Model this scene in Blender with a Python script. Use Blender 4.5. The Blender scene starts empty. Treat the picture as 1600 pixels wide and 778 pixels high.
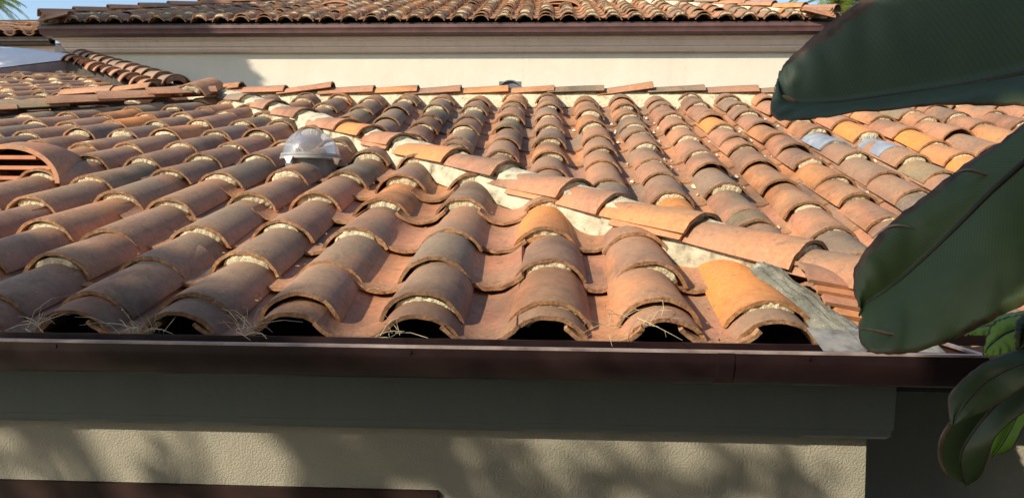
import bpy, math, random
from mathutils import Vector, Matrix, noise
R = math.radians
rng = random.Random(7)
scene = bpy.context.scene
C = scene.collection

# ------------------------------------------------------------------ camera
CAMZ = 3.0
F = 1100.0
cam_d = bpy.data.cameras.new('camera'); cam = bpy.data.objects.new('camera', cam_d); C.objects.link(cam)
cam_d.sensor_width = 36; cam_d.sensor_fit = 'HORIZONTAL'; cam_d.lens = 36*F/1600
cam_d.clip_start = 0.05; cam_d.clip_end = 5000
YAW, PITCH, ROLL = R(2.6), R(-2.45), R(0.46)
cam.location = (0, 0, CAMZ)
CAMROT = Matrix.Rotation(YAW, 3, 'Z') @ Matrix.Rotation(R(90)+PITCH, 3, 'X') @ Matrix.Rotation(ROLL, 3, 'Z')
cam.rotation_euler = CAMROT.to_euler()
scene.camera = cam

def P(px, py, Y):
    """photo pixel (1600x778) + distance along Y -> world point"""
    d = CAMROT @ Vector(((px-800)/F, -(py-389)/F, -1))
    return Vector((0, 0, CAMZ)) + d*(Y/d.y)
CRI = CAMROT.inverted()
def proj(w):
    v = CRI @ (Vector(w)-Vector((0, 0, CAMZ)))
    if v.z > -0.05: return (-9999, -9999)
    return (800+F*v.x/-v.z, 389-F*v.y/-v.z)

# ------------------------------------------------------------------ world and sun
SUN = Vector((-1.12, -1.00, 0.90)).normalized()      # towards the sun
elev = math.asin(SUN.z); az = math.atan2(SUN.x, SUN.y)
wd = bpy.data.worlds.new('World'); scene.world = wd; wd.use_nodes = True
nt = wd.node_tree; nt.nodes.clear()
sky = nt.nodes.new('ShaderNodeTexSky'); sky.sky_type = 'NISHITA'; sky.sun_disc = False
sky.sun_elevation = elev; sky.sun_rotation = az; sky.air_density = 1.1; sky.dust_density = 1.0
bg = nt.nodes.new('ShaderNodeBackground'); bg.inputs['Strength'].default_value = 0.145
wo = nt.nodes.new('ShaderNodeOutputWorld')
nt.links.new(sky.outputs[0], bg.inputs[0]); nt.links.new(bg.outputs[0], wo.inputs[0])
sd = bpy.data.lights.new('sun', 'SUN'); so = bpy.data.objects.new('sun', sd); C.objects.link(so)
sd.energy = 4.9; sd.angle = R(0.55); sd.color = (1.0, 0.875, 0.68)
so.rotation_euler = SUN.to_track_quat('Z', 'Y').to_euler(); so.location = (-8, -9, 12)
scene.view_settings.view_transform = 'Standard'; scene.view_settings.look = 'None'
scene.view_settings.exposure = 0.55; scene.view_settings.gamma = 1.0
scene.view_settings.use_curve_mapping = False
scene.render.engine = 'CYCLES'
scene.cycles.max_bounces = 6

# ------------------------------------------------------------------ materials
class N:
    def __init__(s, name):
        s.m = bpy.data.materials.new(name); s.m.use_nodes = True; s.t = s.m.node_tree
        s.b = s.t.nodes['Principled BSDF']; s.out = s.t.nodes['Material Output']
    def n(s, ty, **kw):
        x = s.t.nodes.new(ty)
        for k, v in kw.items(): setattr(x, k, v)
        return x
    def l(s, a, b): s.t.links.new(a, b)
    def set(s, k, v): s.b.inputs[k].default_value = v
    def pos(s): return s.n('ShaderNodeNewGeometry').outputs['Position']
    def noise(s, vec, scale, detail=4, rough=.55):
        x = s.n('ShaderNodeTexNoise'); x.inputs['Scale'].default_value = scale
        x.inputs['Detail'].default_value = detail; x.inputs['Roughness'].default_value = rough
        s.l(vec, x.inputs['Vector']); return x.outputs[0]
    def ramp(s, fac, stops, interp='LINEAR'):
        x = s.n('ShaderNodeValToRGB'); x.color_ramp.interpolation = interp
        e = x.color_ramp.elements
        while len(e) < len(stops): e.new(0.5)
        for i, (p, c) in enumerate(stops):
            e[i].position = p; e[i].color = tuple(c)+(1,) if len(c) == 3 else c
        s.l(fac, x.inputs[0]); return x.outputs[0]
    def mix(s, fac, a, b, mode='MIX'):
        x = s.n('ShaderNodeMix', data_type='RGBA', blend_type=mode)
        for sock, v in ((x.inputs['Factor'], fac), (x.inputs['A'], a), (x.inputs['B'], b)):
            sock = [q for q in x.inputs if q.name == sock.name and (q.type == 'RGBA' or (q.name == 'Factor' and q.type == 'VALUE'))][0]
            if hasattr(v, 'node'): s.l(v, sock)
            elif isinstance(v, (int, float)): sock.default_value = v
            else: sock.default_value = tuple(v)+(1,)
        return [o for o in x.outputs if o.type == 'RGBA'][0]
    def math(s, op, a, b=None):
        x = s.n('ShaderNodeMath', operation=op)
        for i, v in enumerate((a, b)):
            if v is None: continue
            if hasattr(v, 'node'): s.l(v, x.inputs[i])
            else: x.inputs[i].default_value = v
        return x.outputs[0]
    def attr(s, name):
        x = s.n('ShaderNodeAttribute', attribute_name=name); return x.outputs['Fac']
    def bump(s, h, strength=.3, dist=.01, base=None):
        x = s.n('ShaderNodeBump'); x.inputs['Strength'].default_value = strength
        x.inputs['Distance'].default_value = dist; s.l(h, x.inputs['Height'])
        if base is not None: s.l(base, x.inputs['Normal'])
        return x.outputs[0]

def clay_mat(name, sat=1.0, lichen=1.0):
    k = N(name)
    seed = k.attr('seed'); tone = k.attr('tone'); rim = k.attr('rim')
    cx = k.n('ShaderNodeCombineXYZ'); k.l(k.math('MULTIPLY', seed, 37.0), cx.inputs[0]); k.l(k.math('MULTIPLY', seed, 11.0), cx.inputs[2])
    va = k.n('ShaderNodeVectorMath', operation='ADD'); k.l(k.pos(), va.inputs[0]); k.l(cx.outputs[0], va.inputs[1])
    v = va.outputs[0]
    base = k.ramp(tone, [(0.0, (.60, .235, .055)), (0.12, (.50, .218, .092)), (0.3, (.43, .198, .118)), (0.48, (.33, .170, .110)),
                         (0.66, (.25, .165, .118)), (0.82, (.215, .150, .125)), (1.0, (.225, .188, .110))])
    n1 = k.noise(v, 7, 5, .6)
    f1 = k.ramp(n1, [(0.40, (0, 0, 0)), (0.66, (1, 1, 1))])
    cr_ = k.ramp(k.math('ADD', k.attr('across'), k.math('MULTIPLY', k.math('SUBTRACT', k.noise(v, 6, 3, .6), .5), 1.1)), [(.20, (0, 0, 0)), (.62, (1, 1, 1))])
    f1 = k.math('MAXIMUM', k.math('MULTIPLY', f1, .7), k.math('MULTIPLY', cr_, .85))
    f1 = k.math('MULTIPLY', f1, k.ramp(tone, [(.03, (.25, .25, .25)), (.12, (1, 1, 1))]))
    c = k.mix(k.math('MULTIPLY', f1, 0.68), base, (.195, .155, .102))           # grey-brown patina
    n2 = k.noise(v, 4.2, 3, .5)
    f2 = k.ramp(n2, [(0.50, (0, 0, 0)), (0.70, (1, 1, 1))])
    c = k.mix(k.math('MULTIPLY', f2, 0.35), c, (.50, .200, .080))               # raw clay blush
    n3 = k.noise(v, 55, 5, .7)
    f3 = k.ramp(n3, [(0.35, (.85, .84, .83)), (0.62, (1.06, 1.06, 1.06))])
    c = k.mix(1.0, c, f3, 'MULTIPLY')
    n4 = k.noise(v, 130, 2, .5)
    f4 = k.ramp(n4, [(0.66, (0, 0, 0)), (0.76, (1, 1, 1))])
    n5 = k.noise(v, 9, 2, .5)
    f4 = k.math('MULTIPLY', f4, k.ramp(n5, [(0.5, (0, 0, 0)), (0.62, (1, 1, 1))]))
    c = k.mix(k.math('MULTIPLY', f4, .7*lichen), c, (.50, .45, .33))          # pale specks
    # streaks of lime wash
    n7 = k.noise(v, 3.1, 6, .7)
    f7 = k.ramp(n7, [(0.665, (0, 0, 0)), (0.74, (1, 1, 1))])
    c = k.mix(k.math('MULTIPLY', f7, .55*lichen), c, (.56, .47, .36))
    # crusty rim
    n6 = k.noise(v, 80, 4, .7)
    rc = k.ramp(n6, [(0.35, (.14, .075, .045)), (0.52, (.32, .165, .080)), (0.7, (.46, .31, .16))])
    c = k.mix(k.math('MULTIPLY', rim, .72), c, rc)
    gr_ = k.ramp(k.noise(k.pos(), 1.7, 6, .65), [(.36, (.60, .59, .60)), (.50, (1, 1, 1)), (.66, (1.16, 1.12, 1.04))])
    c = k.mix(1.0, c, gr_, 'MULTIPLY')
    sp_ = k.ramp(k.noise(k.pos(), 26, 6, .75), [(.56, (0, 0, 0)), (.64, (1, 1, 1))])
    c = k.mix(k.math('MULTIPLY', sp_, .45), c, (.11, .085, .065))
    k.l(c, k.b.inputs['Base Color'])
    rg = k.ramp(n1, [(0.3, (.62, .62, .62)), (0.7, (.85, .85, .85))]); k.l(rg, k.b.inputs['Roughness'])
    k.set('Specular IOR Level', .35)
    h = k.math('ADD', k.math('MULTIPLY', n3, .6), k.math('MULTIPLY', k.noise(v, 240, 3, .6), .3))
    h = k.math('ADD', h, k.math('MULTIPLY', k.math('MULTIPLY', n6, rim), 2.6))
    b = k.bump(h, .45, .004)
    b = k.bump(n2, .35, .012, b)
    k.l(b, k.b.inputs['Normal'])
    return k.m
def noise_mat(name, stops, scale, rough=.8, bscale=60, bstr=.3, bdist=.005, detail=5, spec=.3, metallic=0):
    k = N(name); v = k.pos()
    k.l(k.ramp(k.noise(v, scale, detail, .6), stops), k.b.inputs['Base Color'])
    k.set('Roughness', rough); k.set('Specular IOR Level', spec); k.set('Metallic', metallic)
    k.l(k.bump(k.noise(v, bscale, 5, .65), bstr, bdist), k.b.inputs['Normal'])
    return k.m

M = {}
M['clay'] = clay_mat('weathered_clay')
M['mortar'] = noise_mat('mortar', [(.25, (.24, .20, .13)), (.45, (.56, .50, .35)), (.75, (.70, .65, .50))], 22, .95, 70, .9, .012)
M['hip_mortar'] = noise_mat('hip_mortar', [(.32, (.16, .14, .10)), (.42, (.38, .34, .25)), (.55, (.50, .46, .35)), (.75, (.60, .56, .44))], 14, .92, 90, .8, .012)
M['cement'] = noise_mat('grey_cement', [(.3, (.09, .09, .075)), (.5, (.17, .168, .138)), (.60, (.21, .205, .165)), (.68, (.50, .46, .38))], 19, .95, 60, .9, .012)
M['felt'] = noise_mat('roof_felt', [(.3, (.03, .025, .022)), (.7, (.06, .05, .045))], 12, .95)
M['grey_tile'] = noise_mat('grey_coated_tile', [(.3, (.16, .185, .22)), (.6, (.26, .29, .33)), (.8, (.42, .44, .45))], 11, .35, 60, .15, .003, spec=.6)
M['dust'] = noise_mat('leaf_dust', [(.3, (.16, .11, .07)), (.7, (.42, .33, .22))], 40, 1, 90, .8, .01)
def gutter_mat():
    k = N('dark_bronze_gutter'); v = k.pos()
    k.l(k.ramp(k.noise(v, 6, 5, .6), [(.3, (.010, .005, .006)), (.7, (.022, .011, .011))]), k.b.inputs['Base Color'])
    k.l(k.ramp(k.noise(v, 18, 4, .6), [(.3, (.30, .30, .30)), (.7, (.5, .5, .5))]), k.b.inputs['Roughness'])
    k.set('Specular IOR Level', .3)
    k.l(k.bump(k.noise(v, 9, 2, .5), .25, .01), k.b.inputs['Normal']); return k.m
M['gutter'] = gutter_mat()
M['lip'] = noise_mat('highlit_gutter_lip', [(.3, (.12, .085, .08)), (.7, (.34, .28, .26))], 16, .35, 30, .1, .003, spec=.7)  # pale lip: the edge highlight is put into its colour
M['galv'] = noise_mat('grey_flashing', [(.3, (.06, .058, .052)), (.5, (.17, .17, .16)), (.75, (.26, .25, .23))], 24, .7, 30, .3, .004, spec=.5)
M['gutter_brown'] = noise_mat('sunlit_brown_gutter', [(.3, (.085, .045, .042)), (.7, (.14, .075, .07))], 6, .5, 20, .1, .003, spec=.3)  # lighter than the front gutter: sunlight on it is put into the colour
def stucco(name, col, sc=170, st=.5, streak=.88):
    k = N(name); v = k.pos()
    a = tuple(x*.90 for x in col); 
    c = k.ramp(k.noise(v, 1.6, 5, .6), [(.3, a), (.7, col)])
    vs = k.n('ShaderNodeMapping'); vs.inputs['Scale'].default_value = (6, 6, .6); k.l(v, vs.inputs['Vector'])
    f = k.ramp(k.noise(vs.outputs[0], 1.5, 4, .6), [(.5, (1, 1, 1)), (.8, (streak, streak, streak*.99))])
    c = k.mix(1, c, f, 'MULTIPLY')
    k.l(c, k.b.inputs['Base Color']); k.set('Roughness', .92); k.set('Specular IOR Level', .2)
    h = k.ramp(k.noise(v, sc, 3, .5), [(.38, (0, 0, 0)), (.62, (1, 1, 1))])
    k.l(k.bump(h, st, .003, k.bump(k.noise(v, 7, 4, .6), .25, .02)), k.b.inputs['Normal']); return k.m
M['stucco'] = stucco('olive_stucco', (.28, .265, .215), 200, .42)
M['cornice'] = stucco('cornice_stucco', (.12, .135, .128), 60, .1)
M['cream'] = stucco('cream_stucco', (.60, .57, .485), 60, .2, .96)
M['back_cornice'] = stucco('pink_brown_cornice', (.74, .60, .52), 30, .1)
M['frame'] = noise_mat('dark_window_frame', [(.3, (.012, .006, .005)), (.7, (.028, .012, .010))], 10, .6, 30, .1, .003, spec=.2)
M['black'] = noise_mat('dark_void', [(.3, (.01, .008, .007)), (.7, (.02, .015, .013))], 10, .9)
M['ground'] = noise_mat('dry_ground', [(.3, (.09, .085, .05)), (.7, (.17, .15, .10))], 1.2, .95, 20, .6, .02)
M['path'] = noise_mat('concrete_path', [(.3, (.25, .24, .21)), (.7, (.34, .32, .29))], 3, .9, 40, .4, .006)
M['vent_clay'] = noise_mat('vent_terracotta', [(.3, (.40, .16, .085)), (.7, (.50, .22, .12))], 8, .75, 90, .3, .003)
M['skylight_white'] = noise_mat('white_acrylic', [(.3, (.50, .51, .53)), (.7, (.60, .60, .61))], 3, .35, 5, .0, .01, spec=.4)
M['curb'] = noise_mat('bronze_curb', [(.3, (.13, .10, .095)), (.7, (.20, .155, .145))], 8, .45, 20, .1, .003, spec=.5)
M['grey_metal'] = noise_mat('grey_painted_metal', [(.3, (.09, .10, .115)), (.7, (.15, .165, .18))], 10, .45, 30, .1, .003, spec=.5)
M['steel'] = noise_mat('bright_steel', [(.3, (.55, .55, .54)), (.7, (.75, .75, .73))], 30, .3, 30, .1, .003, metallic=.8)
M['galv2'] = noise_mat('dull_ring_metal', [(.3, (.20, .21, .22)), (.7, (.34, .35, .36))], 20, .4, 30, .1, .003, spec=.6)
M['straw'] = noise_mat('straw', [(.3, (.32, .25, .15)), (.7, (.60, .52, .36))], 30, .9)
M['bark'] = noise_mat('bark', [(.3, (.09, .065, .045)), (.7, (.2, .15, .11))], 9, .95, 30, .8, .02)
def dome_mat():
    k = N('clear_acrylic'); t = k.t
    tr = k.n('ShaderNodeBsdfTransparent'); tr.inputs[0].default_value = (.88, .91, .94, 1)
    gl = k.n('ShaderNodeBsdfGlossy'); gl.inputs['Roughness'].default_value = .04
    df = k.n('ShaderNodeBsdfDiffuse'); df.inputs[0].default_value = (.70, .72, .75, 1)
    lw = k.n('ShaderNodeLayerWeight'); lw.inputs[0].default_value = .42
    m1 = k.n('ShaderNodeMixShader'); m2 = k.n('ShaderNodeMixShader')
    k.l(k.ramp(k.noise(k.pos(), 12, 3, .5), [(.35, (.08, .08, .08)), (.7, (.22, .22, .22))]), m1.inputs[0])
    k.l(tr.outputs[0], m1.inputs[1]); k.l(df.outputs[0], m1.inputs[2])
    k.l(k.math('ADD', k.math('MULTIPLY', lw.outputs['Fresnel'], .22), .05), m2.inputs[0]); k.l(m1.outputs[0], m2.inputs[1]); k.l(gl.outputs[0], m2.inputs[2])
    k.l(m2.outputs[0], k.out.inputs[0]); return k.m
M['dome'] = dome_mat()
def leaf_mat(name, g1, g2, trans=.25, brown=True):
    k = N(name); v = k.pos()
    u = k.attr('across'); al = k.attr('along')
    c = k.ramp(k.noise(v, 5, 4, .6), [(.3, g1), (.7, g2)])
    # fine parallel veins running from midrib to margin
    w = k.math('SINE', k.math('MULTIPLY', k.math('ADD', al, k.math('ADD', k.math('MULTIPLY', u, .07), k.math('MULTIPLY', k.noise(v, 6, 2, .5), .02))), 640.0))
    vf = k.math('MULTIPLY', k.math('ADD', w, 1.0), .5)
    c = k.mix(k.math('MULTIPLY', vf, .20), c, tuple(x*.55 for x in g1))
    if brown:
        e = k.math('ADD', u, k.math('MULTIPLY', k.math('SUBTRACT', k.noise(v, 14, 4, .7), .5), .30))
        f = k.ramp(e, [(.86, (0, 0, 0)), (.90, (1, 1, 1))])
        c = k.mix(f, c, k.ramp(k.noise(v, 30, 3, .6), [(.3, (.045, .028, .018)), (.7, (.16, .10, .06))]))
    rib = k.ramp(u, [(.0, (1, 1, 1)), (.035, (0, 0, 0))])
    c = k.mix(k.math('MULTIPLY', rib, .5), c, (.035, .032, .02))  # dark line at the midrib puts its shadow into the colour
    n9 = k.ramp(k.noise(v, 60, 3, .6), [(.72, (0, 0, 0)), (.78, (1, 1, 1))])
    c = k.mix(k.math('MULTIPLY', n9, .4), c, (.20, .16, .08))
    k.l(c, k.b.inputs['Base Color']); k.set('Roughness', .42); k.set('Specular IOR Level', .35)
    k.l(k.bump(k.math('ADD', k.math('MULTIPLY', vf, .06), k.noise(v, 9, 3, .5)), .10, .004), k.b.inputs['Normal'])
    tl = k.n('ShaderNodeBsdfTranslucent'); k.l(k.mix(1, c, (1.6, 2.1, .6), 'MULTIPLY'), tl.inputs[0])
    mx = k.n('ShaderNodeMixShader'); mx.inputs[0].default_value = trans
    k.l(k.b.outputs[0], mx.inputs[1]); k.l(tl.outputs[0], mx.inputs[2]); k.l(mx.outputs[0], k.out.inputs[0])
    return k.m
M['leaf_dark'] = leaf_mat('broad_leaf', (.052, .086, .056), (.080, .118, .074), .16)
M['leaf_green'] = leaf_mat('broad_leaf_deep_green', (.056, .088, .034), (.095, .135, .048), .24)
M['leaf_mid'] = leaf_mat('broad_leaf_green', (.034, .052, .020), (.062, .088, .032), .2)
M['leaf_bright'] = leaf_mat('sunlit_leaf', (.20, .30, .04), (.32, .40, .07), .45)  # sunlight on these leaves is put into a brighter green
M['leaf_torn'] = noise_mat('dry_leaf_margin', [(.3, (.22, .13, .08)), (.7, (.42, .29, .19))], 30, .8)
M['petiole'] = noise_mat('petiole', [(.3, (.022, .022, .014)), (.7, (.05, .045, .03))], 9, .6)  # darkened: the shadow line along the midrib is in this colour
M['palm'] = leaf_mat('palm_frond', (.22, .25, .10), (.36, .36, .18), .3, False)
M['foliage'] = leaf_mat('tree_foliage', (.04, .07, .02), (.08, .11, .03), .2, False)

# ------------------------------------------------------------------ object helpers
def tag(o, label=None, cat=None, group=None, kind=None):
    if label: o['label'] = label
    if cat: o['category'] = cat
    if group: o['group'] = group
    if kind: o['kind'] = kind
    return o
def empty(name, loc, label, cat, group=None):
    o = bpy.data.objects.new(name, None); C.objects.link(o); o.location = loc; o.empty_display_size = .2
    o['abs'] = list(loc); return tag(o, label, cat, group)
def absloc(o):
    p = Vector((0, 0, 0))
    while o: p += o.location; o = o.parent
    return p
class MB:
    """collects geometry in world coordinates"""
    def __init__(s): s.v = []; s.f = []; s.a = {'tone': [], 'seed': [], 'rim': [], 'across': [], 'along': []}; s.mi = []
    def add(s, vs, fs, tone=.5, seed=0., rim=None, across=None, along=None, mi=0):
        b = len(s.v); s.v += [Vector(q) for q in vs]; n = len(vs)
        s.f += [tuple(b+i for i in q) for q in fs]; s.mi += [mi]*len(fs)
        s.a['tone'] += [tone]*n; s.a['seed'] += [seed]*n
        s.a['rim'] += rim if rim else [0.]*n
        s.a['across'] += across if across else [0.5]*n; s.a['along'] += along if along else [0.]*n
    def box(s, x0, x1, y0, y1, z0, z1, **kw):
        v = [(x, y, z) for x in (x0, x1) for y in (y0, y1) for z in (z0, z1)]
        s.add(v, [(0, 1, 3, 2), (4, 6, 7, 5), (0, 4, 5, 1), (2, 3, 7, 6), (0, 2, 6, 4), (1, 5, 7, 3)], **kw)
    def tube(s, pts, r, n=6, **kw):
        pts = [Vector(q) for q in pts]; vs = []; fs = []
        rr = r if isinstance(r, (list, tuple)) else [r]*len(pts)
        for i, p in enumerate(pts):
            d = (pts[min(i+1, len(pts)-1)]-pts[max(i-1, 0)]).normalized()
            a = d.cross(Vector((0, 0, 1)))
            if a.length < .01: a = d.cross(Vector((0, 1, 0)))
            a.normalize(); b = d.cross(a)
            for j in range(n):
                t = 2*math.pi*j/n; vs.append(p+(a*math.cos(t)+b*math.sin(t))*rr[i])
        for i in range(len(pts)-1):
            for j in range(n): fs.append((i*n+j, i*n+(j+1) % n, (i+1)*n+(j+1) % n, (i+1)*n+j))
        fs.append(tuple(range(n-1, -1, -1))); fs.append(tuple((len(pts)-1)*n+j for j in range(n)))
        s.add(vs, fs, **kw)
    def sweep(s, prof, path_pts, closed=False, **kw):
        """prof [(out, z)] along a horizontal polyline; out is to the right-hand side of travel, mitred"""
        pts = [Vector(q) for q in path_pts]; vs = []; n = len(prof); fs = []
        for i, p in enumerate(pts):
            d0 = (pts[i]-pts[i-1]).normalized() if i else (pts[1]-pts[0]).normalized()
            d1 = (pts[i+1]-pts[i]).normalized() if i < len(pts)-1 else d0
            n0 = Vector((d0.y, -d0.x, 0)); n1 = Vector((d1.y, -d1.x, 0))
            m = (n0+n1).normalized(); m = m/max(.3, m.dot(n0))
            for o, z in prof: vs.append(p+m*o+Vector((0, 0, z)))
        for i in range(len(pts)-1):
            for j in range(n if closed else n-1):
                fs.append((i*n+j, (i+1)*n+j, (i+1)*n+(j+1) % n, i*n+(j+1) % n))
        if closed:
            fs.append(tuple(range(n))); fs.append(tuple((len(pts)-1)*n+j for j in reversed(range(n))))
        s.add(vs, fs, **kw)
    def build(s, name, mat, parent=None, origin=None, smooth=40):
        me = bpy.data.meshes.new(name)
        pl = absloc(parent) if parent else Vector((0, 0, 0))
        og = Vector(origin) if origin is not None else (pl if parent else s.v[0].copy())
        me.from_pydata([tuple(v-og) for v in s.v], [], s.f)
        for k, vals in s.a.items():
            if k == 'along' and not any(vals): continue
            at = me.attributes.new(k, 'FLOAT', 'POINT'); at.data.foreach_set('value', vals)
        mats = mat if isinstance(mat, list) else [mat]
        for m in mats: me.materials.append(m)
        if len(mats) > 1: me.polygons.foreach_set('material_index', s.mi)
        me.polygons.foreach_set('use_smooth', [True]*len(s.f))
        me.update(); 
        import bmesh
        bm = bmesh.new(); bm.from_mesh(me); bmesh.ops.recalc_face_normals(bm, faces=bm.faces); bm.to_mesh(me); bm.free()
        me.set_sharp_from_angle(angle=R(smooth))
        o = bpy.data.objects.new(name, me); C.objects.link(o)
        if parent: o.parent = parent
        o.location = og-pl
        return o

# ------------------------------------------------------------------ clay tiles
def tile_geo(mb, mat4, L=.45, wl=.105, wu=.085, ang=64, th=.0105, inv=False, tone=None, nseg=14, nl=5, r=rng, chip=.0022, mi=0):
    """half-barrel clay tile. local: x across, y from the lower (wide) end up, z normal. inv = pan (concave up)"""
    tone = r.random() if tone is None else tone; sd_ = r.random()*10; acr = []
    a = R(ang); vs = []; rim = []; fs = []
    na = nseg+1; off = Vector((r.random()*50, r.random()*50, 0))
    dent = r.uniform(-.002, .002)
    for side in (0, 1):
        for i in range(nl+1):
            u = i/nl; w = wl+(wu-wl)*u
            Rr = w/math.sin(a)-(th if side else 0); Rc = w/math.sin(a)
            for j in range(na):
                t = -a+2*a*j/nseg
                e = 1. if i in (0, nl) else 0.
                nz = noise.noise(Vector((j*.45, i*.6, side*.3))+off)*(.0014+chip*e)
                x = (Rr+nz)*math.sin(t); z = (Rr+nz)*math.cos(t)-Rc*math.cos(a)+dent*math.sin(u*3.1)
                y = L*u + (noise.noise(Vector((j*.7, 9, 0))+off)*.005+r.uniform(-.0012, .0012) if e else 0)
                if inv: z = (wl/math.sin(a))*(1-math.cos(a))-z
                vs.append(mat4 @ Vector((x, y, z))); acr.append((1-abs(t)/a) if not inv else .15)
                rim.append(1. if i in (0,) and side == 1 else (.55 if i == 0 else 0.))
    B = (nl+1)*na
    for i in range(nl):
        for j in range(nseg):
            q = (i*na+j, i*na+j+1, (i+1)*na+j+1, (i+1)*na+j)
            fs.append(q); fs.append(tuple(B+k for k in reversed(q)))
    for j in range(nseg):
        fs.append((j, B+j, B+j+1, j+1)); k = nl*na; fs.append((k+j, k+j+1, B+k+j+1, B+k+j))
    for i in range(nl):
        k0, k1 = i*na, (i+1)*na; fs.append((k0, k1, B+k1, B+k0)); fs.append((k0+nseg, B+k0+nseg, B+k1+nseg, k1+nseg))
    # separate rim quad strip with own attribute: duplicate the front ring so the crust stays on the rim
    mb.add(vs, fs, tone=tone, seed=sd_, rim=rim, across=acr, mi=mi)
    fr = []; fr_r = []
    for j in range(na): fr += [vs[j], vs[B+j]]
    d = (mat4.to_3x3() @ Vector((0, -1, 0))).normalized()*.0012
    fr = [q+d for q in fr]
    mb.add(fr, [(2*j, 2*j+1, 2*j+3, 2*j+2) for j in range(nseg)], tone=tone, seed=sd_, rim=[1.]*len(fr), mi=mi)

def mortar_geo(mb, mat4, wl=.105, wu_below=.085, ang=64, th=.0105, up_drop=.02, r=rng, depth=.05, fill=None):
    """lumpy mortar wedge between a tile's lower end and the back of the tile below it"""
    a = R(ang); Ro = wl/math.sin(a)-th; zo = -(wl/math.sin(a))*math.cos(a)
    span = R(r.uniform(44, 60)); c0 = R(r.uniform(-8, 8)); n = 26
    y0 = r.uniform(-.003, .012); off = Vector((r.random()*99, r.random()*99, 0)); vs = []; fs = []
    hfill = r.uniform(.9, 1.1)
    for k in range(4):                                   # lower front, mid front, upper front, upper back
        for j in range(n+1):
            t = c0-span+2*span*j/n
            edge = 1-abs(2*j/n-1)**4
            g = noise.noise(Vector((j*.55, k*1.3, 0))+off)
            rad_top = Ro-.001; rad_bot = Ro-.045
            f = (0, .5, hfill*(.72+.3*edge)+.10*g, 1)[k]
            rad = rad_bot+(rad_top-rad_bot)*min(1, f)
            y = y0+(0.002, -.004, .002, depth)[k]+g*.007 + (1-edge)*.01
            vs.append(mat4 @ Vector((rad*math.sin(t), y, rad*math.cos(t)+zo)))
    for k in range(3):
        for j in range(n): q = k*(n+1)+j; fs.append((q, q+1, q+n+2, q+n+1))
    mb.add(vs, fs)

def frame(origin, along, normal):
    y = Vector(along).normalized(); z = Vector(normal); z = (z-y*z.dot(y)).normalized(); x = y.cross(z)
    m = Matrix((x, y, z)).transposed().to_4x4(); m.translation = Vector(origin); return m
def jig(m, tilt=0, yaw=0, roll=0, dx=0, dz=0):
    return m @ Matrix.Translation((dx, 0, dz)) @ Matrix.Rotation(R(yaw), 4, 'Z') @ Matrix.Rotation(R(tilt), 4, 'X') @ Matrix.Rotation(R(roll), 4, 'Y')

# roof planes: crest height z = t*Y - h (relative to the camera)
TA, HA = .295, .71
TB, HB = .3636, 1.087
DROP = .093
def zA(Y): return CAMZ+TA*Y-HA-DROP*math.sqrt(1+TA*TA)
def zB(Y): return CAMZ+TB*Y-HB-DROP*math.sqrt(1+TB*TB)
EAVE_A = 1.66; EAVE_B = 2.12; XC = .70; HIPK = .88
def hipX(Y): return 2.47-HIPK*Y
ZE = zA(1.84)
TC = TA/HIPK                                   # side slope so that the hip stays straight
def zC(X): return ZE+TC*(hipX(1.84)-X)
XCE = .85                              # side eave (about .77)
nA = Vector((0, -TA, 1)).normalized(); aA = Vector((0, 1, TA)).normalized()
nB = Vector((0, -TB, 1)).normalized(); aB = Vector((0, 1, TB)).normalized()
nC = Vector((TC, 0, 1)).normalized(); aC = Vector((-1, 0, TC)).normalized()

house = empty('tiled_house', (0, 1.8, 0), 'low stucco house in front with brown and orange barrel tile roof above dark gutter', 'house')

def tones(r, warm):
    x = r.random()
    if x < .10*warm: return r.uniform(0, .12)
    if x < .45*warm: return r.uniform(.12, .42)
    if x < (.75 if warm < 1.1 else .88): return r.uniform(.38, .6)
    return r.uniform(.6, 1)

covers = []      # (Y, kind, mb, origin)
mort = MB()
def in_view(p, m=170):
    x, y = proj(p); return -m < x < 1600+m and -80 < y < 778+m

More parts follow.
